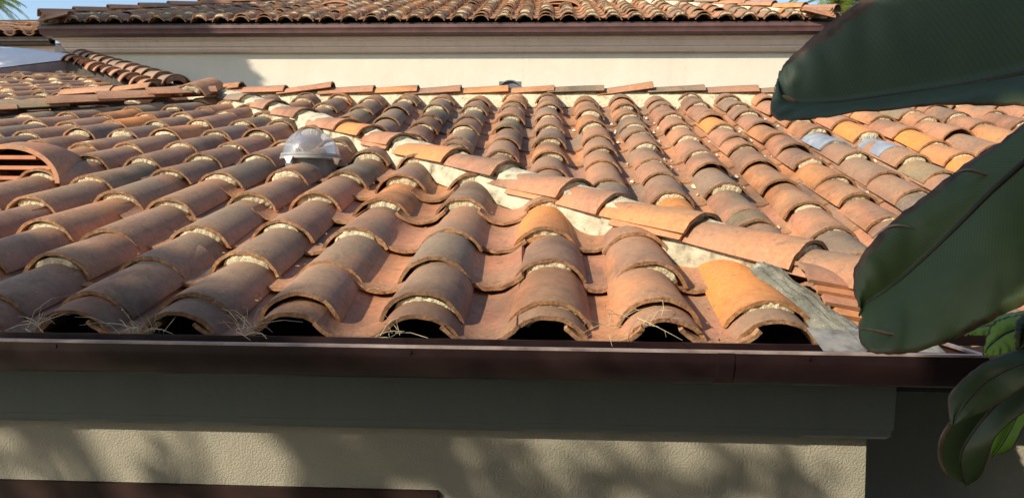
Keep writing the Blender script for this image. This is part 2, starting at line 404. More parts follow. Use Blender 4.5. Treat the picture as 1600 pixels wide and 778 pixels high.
# ---- front slope A
colsA = [.54, .288, .011, -.304, -.606, -.88, -1.136]
while colsA[-1] > -8: colsA.append(colsA[-1]-.272)
pansA = []
rA = random.Random(11)
tone_fix = {(0, 0): .02, (1, 0): .20, (1, 1): .33}
for ci, X in enumerate(colsA):
    Y = EAVE_A+.075+rA.uniform(-.012, .012); row = 0
    while Y < 8.75:
        e = rA.uniform(.25, .315) if Y < 2.05 else rA.uniform(.33, .43)
        if ci == 0: e = .33
        lim = hipX(Y+.02)
        if X > lim+.02 or (ci == 0 and row > 0): break
        p = Vector((X+rA.uniform(-.007, .007), Y, zA(Y)))
        if in_view(p):
            mb = MB(); L = .47
            yw = rA.uniform(-2, 2)
            m = jig(frame(p, aA, nA), tilt=-3.3+rA.uniform(-1, 1), yaw=yw, roll=rA.uniform(-3, 3), dz=.038)
            if ci == 0 and row == 0: L = .44
            top_over = X-.07 - hipX(Y+L*.95)
            if top_over > .0 and not (ci == 0 and row == 0): L = max(.13, L-top_over*1.05)
            tn = tone_fix.get((ci, row), (rA.uniform(.02, .14) if rA.random() < .10 else tones(rA, .5)))
            tile_geo(mb, m, L=L, wl=.107+rA.uniform(-.006, .006), wu=.091, ang=71+rA.uniform(-6, 5), tone=tn, r=rA)
            covers.append([Y, 'A', mb, p]); 
            if row > 0 or rA.random() < .7: mortar_geo(mort, m, wl=.107, ang=71, r=rA, depth=.06)
            if (ci, row) == (2, 1) or (ci, row) == (4, 1) or row > 0 and rA.random() < .28:
                mb2 = MB(); m2 = jig(m, dz=-.022, yaw=rA.uniform(-3, 3)) @ Matrix.Translation((rA.uniform(-.004, .004), rA.uniform(-.012, .01), 0))
                tile_geo(mb2, m2, L=.12, wl=.098, wu=.092, tone=tones(rA, 1), r=rA); covers.append([Y+.01, 'A', mb2, p])
            if row == 0:   # starter tile at the eave, lower and further out
                mb2 = MB(); ps = Vector((p.x+rA.uniform(-.006, .006), EAVE_A+rA.uniform(-.008, .008), zA(EAVE_A)))
                m2 = jig(frame(ps, aA, nA), tilt=-.5, yaw=rA.uniform(-2, 2), roll=rA.uniform(-2, 2), dz=.022)
                tile_geo(mb2, m2, L=.22, wl=.105, wu=.098, ang=70, tone=rA.uniform(.25, .6), r=rA); covers.append([EAVE_A-.1, 'A', mb2, ps])
        Y += e*math.cos(math.atan(TA))+0; row += 1
for ci in range(len(colsA)-1):
    X = (colsA[ci]+colsA[ci+1])/2; Y = EAVE_A-.01; row = 0
    while Y < 8.7:
        p = Vector((X+rA.uniform(-.006, .006), Y, zA(Y)))
        if X < hipX(Y+.17) and in_view(p):
            mb = MB(); L = .40
            over = X+.05-hipX(Y+L)
            if over > 0: L = max(.10, L-over*1.08)
            m = jig(frame(p, aA, nA), tilt=-4.2+rA.uniform(-.6, .6), yaw=rA.uniform(-2, 2), roll=rA.uniform(-3, 3), dz=.022)
            tile_geo(mb, m, L=L, wl=.094, wu=.088, ang=50, inv=True, tone=rA.uniform(.08, .42) if ci < 4 else rA.uniform(.2, .6), r=rA)
            pansA.append([Y, 'A', mb, p])
        Y += rA.uniform(.29, .33); row += 1
# one more pan between the last column and the corner
p = Vector((.70, EAVE_A, zA(EAVE_A)))

# ---- rear slope B
x0 = -.0
colsB = [.032+.285*j for j in range(-22, 24)]
colsB = [x+random.Random(j*3+1).uniform(-.008, .008) for j, x in enumerate(colsB)]
RIDGE_B = 5.86
rB = random.Random(23); pansB = []; greys = []
for ci, X in enumerate(colsB):
    Y = EAVE_B+.05+rB.uniform(-.03, .03); row = 0
    e0 = rB.uniform(-.01, .01)
    while Y < RIDGE_B-.06:
        e = rB.uniform(.26, .365)+e0
        if rB.random() < .13: e = rB.uniform(.12, .2)
        ok = X > hipX(Y)+.04 and not (X < XCE+.1 and zC(X) > zB(Y)+.03)
        p = Vector((X+rB.uniform(-.006, .006), Y, zB(Y)))
        if ok and in_view(p, 480) :
            mb = MB(); L = min(.45, (RIDGE_B-Y)+.08)
            m = jig(frame(p, aB, nB), tilt=-3.3+rB.uniform(-1.2, 1.2), yaw=rB.uniform(-2.5, 2.5), roll=rB.uniform(-4, 4), dz=.038)
            px, py = proj(p+nB*.09)
            grey = None
            warm = 1.15 if px > 1050 else .6
            tn = tones(rB, warm)
            tile_geo(mb, m, L=L, wl=.106+rB.uniform(-.004, .004), wu=.091, ang=69+rB.uniform(-3, 3), tone=tn, r=rB)
            covers.append([Y, 'B', mb, p, (px, py), m, L]); 
            if rB.random() < .8: mortar_geo(mort, m, wl=.106, ang=69, r=rB, depth=.06)
            if rB.random() < .15:
                mb2 = MB(); m2 = jig(m, dz=-.022, yaw=rB.uniform(-3, 3)) @ Matrix.Translation((0, rB.uniform(-.012, .01), 0))
                tile_geo(mb2, m2, L=.12, wl=.098, wu=.092, tone=tones(rB, 1), r=rB); covers.append([Y+.01, 'B', mb2, p])
        Y += e; row += 1
    if ci < len(colsB)-1:
        X2 = (X+colsB[ci+1])/2; Y = EAVE_B
        while Y < RIDGE_B-.1:
            p = Vector((X2, Y, zB(Y)))
            if X2 > hipX(Y)+.04 and not (X2 < XCE+.1 and zC(X2) > zB(Y)+.03) and in_view(p, 480):
                m = jig(frame(p, aB, nB), tilt=-2, yaw=rB.uniform(-2, 2), roll=rB.uniform(-3, 3), dz=-.012)
                mb = MB(); tile_geo(mb, m, L=min(.42, RIDGE_B-Y), wl=.094, wu=.088, ang=56, inv=True, tone=rB.uniform(.15, .75), nseg=8, nl=2, r=rB)  # darker tone range puts the shade between columns into the pans
                pansB.append([Y, 'B', mb, p])
            Y += rB.uniform(.31, .36)

# ---- side slope C between the hip and the side gutter
rC = random.Random(5); csi = 0
pansC = MB()
for Y in (2.02, 2.28, 2.55, 2.82, 3.1, 3.4):
    X = XCE-.02+rC.uniform(-.01, .01)
    while X > hipX(Y)+.14:
        p = Vector((X, Y, zC(X)+(.03 if Y < 2.2 else 0)))
        if zC(X) > zB(Y)-.05:
            mb = MB(); m = jig(frame(p, aC, nC), tilt=-3+rC.uniform(-1, 1), yaw=rC.uniform(-2, 2), roll=rC.uniform(-3, 3), dz=.038)
            tile_geo(mb, m, L=min(.42, (X-hipX(Y))*.93), tone=tones(rC, 1.3), r=rC); covers.append([Y+3, 'C', mb, p])
            mortar_geo(mort, m, r=rC)
            m2 = jig(frame(p+Vector((0, .12, 0)), aC, nC), tilt=-2, dz=.022)
            tile_geo(pansC, m2, L=min(.4, (X-hipX(Y))*.9), wl=.094, wu=.1, ang=52, inv=True, tone=rC.uniform(.1, .5), nseg=8, nl=2, r=rC)
        X -= rC.uniform(.28, .33)
# layered tile edges beside the hip foot, their long sides towards the front gutter
stack = []
for k in range(6):
    X0 = .90; Xh = .745-.017*k+rC.uniform(-.006, .006); Yk = 1.725+.013*k
    z0 = CAMZ-.288+.0235*k
    p = Vector((X0, Yk+.088, z0)); mb = MB(); m = jig(frame(p, (-1, .0, .16), (0, -.12, 1)), yaw=rC.uniform(-1.5, 1.5))
    tile_geo(mb, m, L=X0-Xh, wl=.10, wu=.096, ang=30, th=.011, tone=(.25, .3, .12, .35, .2, .3)[k], r=rC); covers.append([-5+.01*k, 'A', mb, p])

# pick the tiles that show largest
SLOPES = {}
for s_, lab in (('A', 'front roof slope, brown and orange barrel tiles above the gutter'), ('B', 'rear roof slope, sunlit orange and mauve barrel tiles'), ('C', 'narrow side roof slope at the corner')):
    pass
deck = MB()
xl = -9
# A deck polygon, B deck, C deck (thin felt boards)
def slab(mb, pts, th=.03, lower=.012):
    n = len(pts); v = [Vector(q)-Vector((0, 0, lower)) for q in pts]+[Vector(q)-Vector((0, 0, th+lower)) for q in pts]
    mb.add(v, [tuple(range(n)), tuple(n+i for i in reversed(range(n)))]+[(i, n+i, n+(i+1) % n, (i+1) % n) for i in range(n)])
dA = MB(); slab(dA, [(xl, EAVE_A+.05, zA(EAVE_A+.05)), (.85, EAVE_A+.05, zA(EAVE_A+.05)), (.85, 1.84, zA(1.84)), (hipX(8.8), 8.8, zA(8.8)), (xl, 8.8, zA(8.8))])
YV = (zC(XCE)-CAMZ+HB+DROP*1.064)/TB
YH5 = (HB-HA+DROP*.02)/(TB-TA)
dB = MB(); slab(dB, [(hipX(2.6), 2.6, zB(2.6)), (XCE+.05, EAVE_B-.02, zB(EAVE_B-.02)), (7, EAVE_B-.02, zB(EAVE_B-.02)), (7, RIDGE_B, zB(RIDGE_B)), (hipX(RIDGE_B), RIDGE_B, zB(RIDGE_B))], .03, .045)
dC = MB(); slab(dC, [(.85, 1.85, zC(.85)), (XCE+.02, 1.85, zC(XCE+.02)), (XCE+.02, 2.6, zC(XCE+.02)), (hipX(4.2), 4.4, zC(hipX(4.2))), (hipX(4.2), 4.2, zC(hipX(4.2))-.001)])
# back of the ridge so the roof is closed from behind
slab(dB, [(hipX(RIDGE_B), RIDGE_B+.002, zB(RIDGE_B)), (7, RIDGE_B+.002, zB(RIDGE_B)), (7, 8.6, zB(RIDGE_B)-1.0), (hipX(RIDGE_B), 8.6, zB(RIDGE_B)-1.0)])
roofA = dA.build('roof', M['felt'], house, smooth=20); roofA['label'] = 'front roof slope of weathered brown and orange tiles above the gutter'
roofB = dB.build('roof', M['felt'], house, smooth=20); roofB['label'] = 'rear roof slope of sunlit orange and mauve tiles'
roofC = dC.build('roof', M['felt'], house, smooth=20); roofC['label'] = 'narrow side roof slope at the corner'
SL = {'A': roofA, 'B': roofB, 'C': roofC}

# two grey coated tiles on the rear slope
cand = [c for c in covers if len(c) > 4]
for target in ((1315, 226), (1402, 232)):
    best = min(cand, key=lambda c: (c[4][0]-target[0])**2+((c[4][1]-target[1])*1.5)**2)
    mb = MB(); tile_geo(mb, best[5], L=best[6], tone=.5, r=rB); best[2] = mb; best[1] = 'G'; cand.remove(best)
vis = sorted([c for c in covers if c[1] in 'ABG' and 0 <= proj(c[3])[0]+60 <= 1660 and not (c[1] == 'B' and proj(c[3])[0] > 1400+.5*(300-proj(c[3])[1]))], key=lambda c: c[0]-(9 if c[1] == 'G' else 0))
keep = set(id(c) for c in vis[:100])
rest = MB()
def merge(dst, src):
    b = len(dst.v); dst.v += src.v; dst.f += [tuple(b+i for i in q) for q in src.f]; dst.mi += src.mi
    for k in dst.a: dst.a[k] += src.a[k]
for c in covers:
    if id(c) in keep:
        o = c[2].build('cover_tile', M['grey_tile'] if c[1] == 'G' else M['clay'], roofB if c[1] == 'G' else SL[c[1]], origin=c[3])
        if c[1] == 'G': o['label'] = 'grey coated barrel tile among the orange ones'
        elif c[1] == 'A' and c[3].x > .5 and c[0] > EAVE_A: o['label'] = 'bright orange barrel tile beside the hip'
    else: merge(rest, c[2])
o = rest.build('cover_tiles', M['clay'], house); tag(o, kind='stuff')
pv = sorted([c for c in pansA if c[3].x > -3 and proj(c[3])[0] > -40], key=lambda c: c[0])
kp = set(id(c) for c in pv[:40]); rest = MB()
for c in pansA+pansB:
    if id(c) in kp: c[2].build('pan_tile', M['clay'], roofA, origin=c[3])
    else: merge(rest, c[2])
merge(rest, pansC)
tag(rest.build('pan_tiles', M['clay'], house), kind='stuff')
for c in pansB:
    for k in range(rB.choice((1, 2, 4)) if c[3].x > .4 else rB.choice((0, 0, 1))):
        q = c[3]+aB*rB.uniform(.02, .3)+Vector((rB.uniform(-.05, .05), 0, 0))+nB*(.012); s_ = rB.uniform(.005, .017)
        vs = [q+nB*s_*.5]
        for j in range(7):
            t = 6.283*j/7; vs.append(q+Vector((math.cos(t), 0, 0))*s_*rB.uniform(.6, 1.2)+aB*math.sin(t)*s_*rB.uniform(.8, 1.9)-nB*.006)
        mort.add(vs, [(0, 1+j, 1+(j+1) % 7) for j in range(7)])
tag(mort.build('mortar', M['mortar'], house, smooth=60), kind='stuff')

# ---- hip row between A and C/B
rH = random.Random(31)
ends_px = [1375, 1248, 1090, 958, 895, 792, 714, 628, 580, 542, 476, 428, 388, 350, 318]
hipY = [2717/(x+118) for x in ends_px]
hdir = Vector((-HIPK, 1, TA)).normalized()
hn = (nA+nC).normalized(); hn = (hn-hdir*hn.dot(hdir)).normalized()
ht = {1: .30, 2: .12, 3: .30, 4: .36, 5: .42, 6: .08, 7: .30, 8: .04, 9: .3, 10: .33, 11: .45, 12: .88, 13: .45, 14: .35, 0: .5}
hip = MB()
# mortar bed along the hip: a lumpy ridge
n = 90; ya, yb = 2.0, 5.9; vs = []; fs = []; prof = [(-.095, -.004), (-.085, .07), (-.07, .115), (0, .15), (.08, .13), (.12, .07), (.15, -.004)]
side = hdir.cross(hn).normalized()
if side.x > 0: side = -side          # towards slope A (front-left)
for i in range(n+1):
    Y = ya+(yb-ya)*i/n; c = Vector((hipX(Y), Y, zA(Y)))
    for j, (a_, h_) in enumerate(prof):
        g = noise.noise(Vector((i*.35, j*1.7, 3.3)))
        g2 = noise.noise(Vector((i*.09, j*.9, 8.3)))
        k = 1+.10*g+.14*g2
        hh = h_*(1+.08*g) if 0 < j < 6 else h_
        vs.append(c-side*a_*k*1.0+hn*(hh)+Vector((0, 0, 0)))
w_ = len(prof)
for i in range(n):
    for j in range(w_-1): q = i*w_+j; fs.append((q, q+1, q+w_+1, q+w_))
hip.add(vs, fs)
hipo = hip.build('hip', M['hip_mortar'], house, smooth=60)
for i, Y in enumerate(hipY):
    p = Vector((hipX(Y), Y, zA(Y)))
    L = .46; mb = MB()
    m = jig(frame(p, hdir, (0, 0, 1)), tilt=-3.2+rH.uniform(-1, 1), yaw=rH.uniform(-2, 2), roll=rH.uniform(-4, 4), dz=.100 if i != 3 else .088)
    tile_geo(mb, m, L=L, wl=.112, wu=.09, ang=66, tone=ht[i], r=rH)
    mb.build('hip_tile', M['clay'], hipo, origin=p)
    mm = MB(); mortar_geo(mm, m, wl=.112, r=rH, depth=.05); mm.build('mortar', M['mortar'], hipo, origin=p)
    if i in (2, 4, 7):     # doubled piece below
        mb = MB(); m2 = jig(m, dz=-.022, yaw=3) @ Matrix.Translation((0, .02, 0)); tile_geo(mb, m2, L=.3, wl=.106, wu=.09, ang=66, tone=.2, r=rH)
        mb.build('hip_tile', M['clay'], hipo, origin=p)

# cement patch and flashing at the corner
cm = MB(); nx, ny = 22, 14; vs = []
for i in range(nx+1):
    for j in range(ny+1):
        u = i/nx; v = j/ny                      # v runs up along the hip foot, u across
        Y = 1.60+.34*v; Xl = .668-.11*v; Xr = .805-.175*v
        X = Xl+(Xr-Xl)*u+.022*noise.noise(Vector((v*6, 3+u*1.5, 0)))*(.3+.7*u)
        zb_ = (CAMZ-.300+.17*v)
        vs.append((X, Y, zb_+.018*math.sin(math.pi*min(1, max(0, u)))**.7+.009*noise.noise(Vector((i*.45, j*.45, 1)))+.004*noise.noise(Vector((i*1.3, j*1.3, 4)))))
cm.add(vs, [(i*(ny+1)+j, i*(ny+1)+j+1, (i+1)*(ny+1)+j+1, (i+1)*(ny+1)+j) for i in range(nx) for j in range(ny)])
b_ = cm.v[:]; e_ = [(i, 0) for i in range(nx+1)]
cm.add([b_[i*(ny+1)] for i in range(nx+1)]+[b_[i*(ny+1)]+Vector((0, .02, -.06)) for i in range(nx+1)], [(i, i+1, nx+2+i, nx+1+i) for i in range(nx)])
o = cm.build('cement_patch', M['cement'], hipo, smooth=60)

# ---- ridge of B
ridge = MB(); vs = []; fs = []
zr = zB(RIDGE_B)
n = 120; x_a, x_b = -3.6, 5.6
for i in range(n+1):
    X = x_a+(x_b-x_a)*i/n
    for j, (a_, h_) in enumerate([(-.10, -.04), (-.08, .05), (-.05, .105), (.05, .11), (.12, .0)]):
        g = noise.noise(Vector((i*.5, j*1.7, 6.3))); vs.append((X, RIDGE_B+a_*(1+.1*g), zr+h_+.008*g))
for i in range(n):
    for j in range(4): q = i*5+j; fs.append((q, q+1, q+6, q+5))
ridge.add(vs, fs); ridgeo = ridge.build('ridge', M['mortar'], house, smooth=60)
rr = random.Random(77)
rx = [165, 227, 283, 370, 440, 515, 580, 649, 716, 790, 860, 935, 1010, 1087, 1168, 1245, 1322, 1400, 1478, 1556, 1634]
rt = {515: (6, .3), 1010: (6, .25), 227: (5, .2), 370: (4, .15)}
for i, x in enumerate(rx):
    Yr = RIDGE_B; X = (x-850)/F*Yr+.02
    if i < 3: Yr = RIDGE_B
    tl, tn = rt.get(x, (rr.uniform(.5, 2.5), rr.choice([.1, .15, .3, .4, .5, .9])))
    p = Vector((X, Yr, zr+.092+(.028 if tl > 3 else 0)))
    m = jig(frame(p, (-1, 0, 0), (0, 0, 1)), tilt=-tl-1, yaw=rr.uniform(-2, 2), roll=rr.uniform(-4, 4), dz=0)
    mb = MB(); tile_geo(mb, m, L=.46, wl=.105, wu=.088, tone=tn, r=rr, nl=4); mb.build('ridge_tile', M['clay'], ridgeo, origin=p)
# arched end tile where ridge and hip meet
p = P(297, 150, 5.45); mb = MB(); m = frame(p, aB, nB); tile_geo(mb, m, L=.40, wl=.13, wu=.11, ang=72, tone=.15, r=rr); mb.build('ridge_tile', M['clay'], ridgeo, origin=p)
mm = MB(); mortar_geo(mm, m, wl=.13, ang=72, r=rr, depth=.05); mm.build('mortar', M['hip_mortar'], ridgeo, origin=p)

# ---- cross row on the upper left, and the dark rake beyond it
cross = MB(); a0 = P(300, 166, 5.5); a1 = P(-190, 205, 4.45); dirc = (a0-a1).normalized()
q = []
for i in range(41):
    c = a1.lerp(a0, i/40)
    for (a_, h_) in [(-.09, -.12), (-.08, .01), (0, .05), (.08, .01), (.09, -.12)]:
        g = noise.noise(Vector((i*.5, h_*30, 2))); q.append(c+Vector((0, 1, 0))*a_+Vector((0, 0, h_+.006*g)))
cross.add(q, [(i*5+j, i*5+j+1, i*5+j+6, i*5+j+5) for i in range(40) for j in range(4)])
crosso = cross.build('cross_ridge', M['felt'], house, smooth=60)
crx = [(230, 151, 5.36, .42), (152, 157, 5.2, .5), (75, 165, 5.02, .48), (-20, 173, 4.82, .93), (-110, 181, 4.62, .5)]
for x, y, Yc, tn in crx:
    p = P(x, y, Yc); m = jig(frame(p, dirc, (0, 0, 1)), tilt=-1.5, roll=rr.uniform(-4, 4), dz=0)
    mb = MB(); tile_geo(mb, m, L=.50, wl=.11, wu=.092, tone=tn, r=rr, nl=4); mb.build('ridge_tile', M['clay'], crosso, origin=p)
rake = MB(); b0 = P(262, 136, 6.0); b1 = P(108, 88, 8.7); dr = (b1-b0).normalized(); q = []
for i in range(31):
    c = b0.lerp(b1, i/30)
    for (a_, h_) in [(-.20, -.35), (-.14, .0), (0, .03), (.14, -.0), (.20, -.35)]:
        q.append(c+Vector((a_, 0, h_)))
rake.add(q, [(i*5+j, i*5+j+1, i*5+j+6, i*5+j+5) for i in range(30) for j in range(4)])
rakeo = rake.build('rake', M['felt'], house, smooth=60)
nt_ = 12
mort2 = MB()
for i in range(nt_):
    for s_ in (0, 1):
        c = b0.lerp(b1, (i+.3*s_)/nt_); p = c+Vector((-.10+.22*s_, 0, -.02+.03*s_))
        d = dr if s_ else (dr+Vector((.15, 0, 0))).normalized()
        m = jig(frame(p, d, (0, 0, 1)), tilt=-3+rr.uniform(-1, 1), yaw=rr.uniform(-5, 5), roll=rr.uniform(-8, 8))
        mortar_geo(mort2, m, wl=.125, ang=72, r=rr)
        mb = MB(); tile_geo(mb, m, L=.44, wl=.125, wu=.10, ang=72, tone=rr.uniform(.15, .5) if not s_ else rr.uniform(.55, .85), r=rr, nl=3); mb.build('rake_tile', M['clay'], rakeo, origin=p)  # left row lit, right row shaded, both put into the tile tone

tag(mort2.build('mortar', M['clay'], rakeo, smooth=60), kind='stuff')
# ---- gutter, cornice, wall of the front house
GY = 1.46; GX = .905; GZ = P(800, 545, GY).z
prof_g = [(-.115, -.0), (-.115, -.070), (-.030, -.072), (-.020, -.066), (-.010, -.045), (-.001, -.026), (0, -.018), (0, 0), (-.010, .0), (-.010, -.006), (-.004, -.010), (-.012, -.030), (-.03, -.064), (-.109, -.064), (-.109, 0)]
path = [(-5, GY, GZ), (GX, GY, GZ), (GX, 1.98, GZ), (6.5, 1.98, GZ)]
path = [Vector(q) for q in path]
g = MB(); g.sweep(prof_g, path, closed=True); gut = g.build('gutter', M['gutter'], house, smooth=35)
lp = MB(); lp.sweep([(.001, -.002), (.001, .003), (-.013, .003), (-.013, -.002)], path, closed=True); lp.build('gutter_lip', M['lip'], gut, smooth=30)
for x in (-1.42, .36):
    sm = MB(); sm.sweep([(.0016, -.001), (.0016, -.019), (.0006, -.027), (-.0084, -.046), (-.0184, -.067), (-.029, -.0738), (-.029, -.071), (-.01, -.040), (-.002, -.001)], [Vector((x, GY, GZ)), Vector((x+.035, GY, GZ))], closed=True); sm.build('seam', M['gutter'], gut, smooth=30)
for x in (-1.9, -1.05, -.28, .545, .80):
    rv = MB(); rv.tube([(x, GY-.0025, GZ-.010), (x, GY+.001, GZ-.010)], .004, 8); rv.build('rivet', M['gutter'], gut)
fl = MB()  # flashing pieces at the corner
for x0_, x1_, y_, dz in ((.60, .690, 1.585, .002), (.692, .745, 1.59, .004), (.742, .86, 1.60, .002)):
    vv = [(x0_, y_-.06, GZ-.006+dz), (x1_, y_-.065, GZ-.008+dz), (x1_, y_+.03, GZ+.024+dz), (x0_, y_+.04, GZ+.028+dz)]
    slab(fl, vv, .002, 0)
fl.build('flashing', M['galv'], gut, smooth=20)
cor = MB()
WY, WX = 1.70, .775
cor_path = [Vector((-5, WY, 0)), Vector((WX, WY, 0)), Vector((WX, 2.36, 0)), Vector((6.5, 2.36, 0))]
def zpx(y, Y): return P(800, y, Y).z
z1 = GZ-.0; zc_bot = zpx(675, 1.66); zm = zpx(660, 1.66)
cor.sweep([(0.006, z1-.06), (.12, z1-.06), (.12, z1-.085), (.045, z1-.10), (.042, zm+.002), (.038, zm-.002), (.038, zc_bot+.010), (.034, zc_bot+.004), (.030, zc_bot), (.006, zc_bot-.004)], cor_path, closed=True)
cor.build('cornice', M['cornice'], house, smooth=30)
wl_ = MB()
zt = GZ-.07
WZ0 = 0.0
wx0, wx1 = -4.0, P(685, 755, WY).x; wzt = zpx(768, WY)     # window opening
wzb = wzt-1.3
def wall(mb, x0, x1, z0, z1, y=WY, th=.2): mb.box(x0, x1, y, y+th, z0, z1)
wall(wl_, -5, wx0, WZ0, zt); wall(wl_, wx0, wx1, wzt, zt); wall(wl_, wx0, wx1, WZ0, wzb); wall(wl_, wx1, WX, WZ0, zt)
wl_.box(WX-.2, WX, WY+.2, 2.36, WZ0, zt); wl_.box(WX-.2, 6.5, 2.36, 2.56, WZ0, zt)
wl_.build('wall', M['stucco'], house, smooth=20)
wf = MB()
wf.box(wx0, wx1, WY-.012, WY+.08, wzt-.045, wzt-.001); wf.box(wx1-.045, wx1-.001, WY-.010, WY+.08, wzb, wzt-.047); wf.box(wx0, wx1-.047, WY+.02, WY+.06, wzt-.12, wzt-.047)
wfo = wf.build('window', M['frame'], house, smooth=20)
gl = MB(); gl.box(wx0, wx1-.047, WY+.065, WY+.075, wzb, wzt-.122); gl.build('pane', M['black'], wfo, smooth=20)

# ------------------------------------------------------------------ dry grass caught at the eave
rs = random.Random(3)
def tuft(px, py, n, spread, label, up=.07):
    c = P(px, py, 1.60); mb = MB()
    for k in range(n):
        a = c+Vector((rs.uniform(-spread, spread), rs.uniform(-.03, .03), rs.uniform(-.01, .01))); d = Vector((rs.uniform(-1, 1), rs.uniform(-.6, .3), rs.uniform(-.2, 1.1))).normalized()
        l_ = rs.uniform(.4, 1.2)*up; b = Vector((rs.uniform(-1, 1), rs.uniform(-1, 1), -.6))*l_*.35
        mb.tube([a, a+d*l_*.5, a+d*l_+b*.6, a+d*l_*1.3+b*1.6], [.0009, .0008, .0006, .0003], 4)
    tag(mb.build('dry_grass', M['straw'], None, origin=c), label, 'dry grass', 'dry grass tufts caught at the eave', 'stuff')
tuft(55, 512, 12, .05, 'dry grass wisps in the shaded gutter at far left')
tuft(225, 518, 22, .035, 'thick pale dry grass tuft between the second and third eave tiles')
tuft(382, 516, 18, .025, 'dry grass tuft in the shaded valley left of the lit tiles')
tuft(608, 520, 9, .05, 'few dry stalks in the lit pan tile')
tuft(955, 505, 7, .03, 'long curling stalks in the pan tile beside the two-tile column', .075)
tuft(1015, 500, 8, .06, 'thin stalks hanging over the eave near the orange tile')
lit = MB()
for c in pansA:
    for k in range(rs.choice((1, 3, 5)) if c[0] < 3.2 else 0):
        q = c[3]+aA*rs.uniform(.01, .3)+Vector((rs.gauss(0, .022), 0, 0))+nA*.042
        a = rs.uniform(0, 3.14); l_ = rs.uniform(.003, .011); d = (Vector((math.cos(a), 0, 0))+aA*math.sin(a))*l_; w_2 = d.cross(nA)*.22
        lit.add([q-d, q+w_2+nA*.0015, q+d, q-w_2], [(0, 1, 2, 3)])
lo = lit.build('leaf_litter', M['dust'], None); tag(lo, 'crumbs and dry leaf bits lying in the channels of the front roof', 'litter', None, 'stuff')

# ------------------------------------------------------------------ tubular skylight
rg_c = P(486, 247, 3.36); rad = .134
sk = empty('dome_skylight', rg_c-Vector((0, 0, .12)), 'clear round plastic dome skylight with grey ring standing among the front tiles', 'skylight')
def lathe(mb, c, prof, n=40, **kw):
    vs = []; fs = []
    for i in range(n):
        t = 2*math.pi*i/n
        for r_, z_ in prof: vs.append(c+Vector((r_*math.cos(t), r_*math.sin(t), z_)))
    k = len(prof)
    for i in range(n):
        for j in range(k-1): fs.append((i*k+j, ((i+1) % n)*k+j, ((i+1) % n)*k+j+1, i*k+j+1))
    mb.add(vs, fs, **kw)
d = MB(); lathe(d, rg_c, [(rad*math.cos(R(a_)), .006+rad*1.0*math.sin(R(a_))) for a_ in range(0, 91, 6)]+[(.001, .006+rad)]); d.build('dome', M['dome'], sk, smooth=80)
d = MB(); lathe(d, rg_c, [(rad+.002, .016), (rad+.006, .016), (rad+.006, .006), (rad+.003, .004), (rad+.010, .002), (rad+.010, -.010), (rad+.002, -.012), (rad-.01, -.012), (rad-.01, .004)]); d.build('ring', M['galv2'], sk)
d = MB(); lathe(d, rg_c, [(rad-.014, -.012), (rad-.02, -.10), (rad-.005, -.2)]); d.build('flashing', M['grey_metal'], sk)
d = MB(); lathe(d, rg_c, [(rad*.75, -.004), (.001, -.004)]); d.build('diffuser', M['skylight_white'], sk)
for ang in (-115, -20, 60, 150):
    d = MB(); c = rg_c+Vector((math.cos(R(ang))*(rad+.010), math.sin(R(ang))*(rad+.010), 0)); t = Vector((-math.sin(R(ang)), math.cos(R(ang)), 0)); o_ = Vector((math.cos(R(ang)), math.sin(R(ang)), 0))
    v = [c-t*.028+Vector((0, 0, -.004)), c+t*.028+Vector((0, 0, -.004)), c+t*.008-Vector((0, 0, .035)), c-t*.008-Vector((0, 0, .035))]
    d.add(v+[q+o_*.004 for q in v], [(0, 1, 2, 3), (7, 6, 5, 4), (0, 4, 5, 1), (1, 5, 6, 2), (2, 6, 7, 3), (3, 7, 4, 0)]); d.build('bracket', M['steel'], sk)

# ------------------------------------------------------------------ half-round louvred vent
def roof_vent(cx, base, Y, halfw, h, along, name_label, nl=3, L=.7, grp=None):
    c = P(cx, base, Y); v = empty('roof_vent', c, name_label, 'vent', grp)
    th = .022*halfw/.25
    # barrel
    b = MB(); n = 24; vs = []; fs = []
    k = 5
    for s_ in range(k+1):
        u = s_/k
        for side_ in (0, 1):
            for i in range(n+1):
                t = math.pi*i/n; sc = 1-.55*u
                hw = (halfw-(th if side_ else 0))*sc; hh = (h-(th if side_ else 0))*(1-.75*u*u)
                vs.append(c+Vector((math.cos(t)*hw, 0, math.sin(t)*hh-.02))+along*(L*u))
    W = 2*(n+1)
    for s_ in range(k):
        for i in range(n):
            q = s_*W+i; fs.append((q, q+1, q+W+1, q+W)); q += n+1; fs.append((q, q+W, q+W+1, q+1))
    for i in range(n): fs.append((i, n+1+i, n+2+i, i+1))
    b.add(vs, fs, tone=.25, seed=3.3); b.build('hood', M['clay'], v)
    bk = MB(); pts = [c+Vector((math.cos(math.pi*i/n)*(halfw-th)*.8, .0, math.sin(math.pi*i/n)*(h-th)*.8))+along*(L*.25) for i in range(n+1)]
    bk.add(pts, [tuple(range(n+1))]); bk.build('dark_backing', M['black'], v)  # dark sheet closing the hood behind the louvers
    for i in range(nl):
        z = h*(.02+.80*(i+.45)/nl) ; w = (halfw-th)*math.sqrt(max(.05, 1-((z+.01)/(h-th))**2))
        lb = MB(); lb.box(c.x-w, c.x+w, c.y+.015, c.y+.055, c.z+z-.02-h*.05, c.z+z-.02+h*.045); lb.build('louver', M['vent_clay'], v)
    return v
roof_vent(12, 279, 3.0, .235, .170, aA, 'half round terracotta louvred vent in the front roof slope', 3, .42)

# ------------------------------------------------------------------ white box skylight at far left
c = P(0, 112, 8.1); ws = empty('box_skylight', c, 'white plastic dome skylight on a brown metal curb at the top left of the roof', 'skylight')
cx1 = P(103, 100, 8.1).x; cb = MB()
zl, zh = zpx(120, 8.1), zpx(92, 8.1)
x0c = P(14, 100, 8.1).x
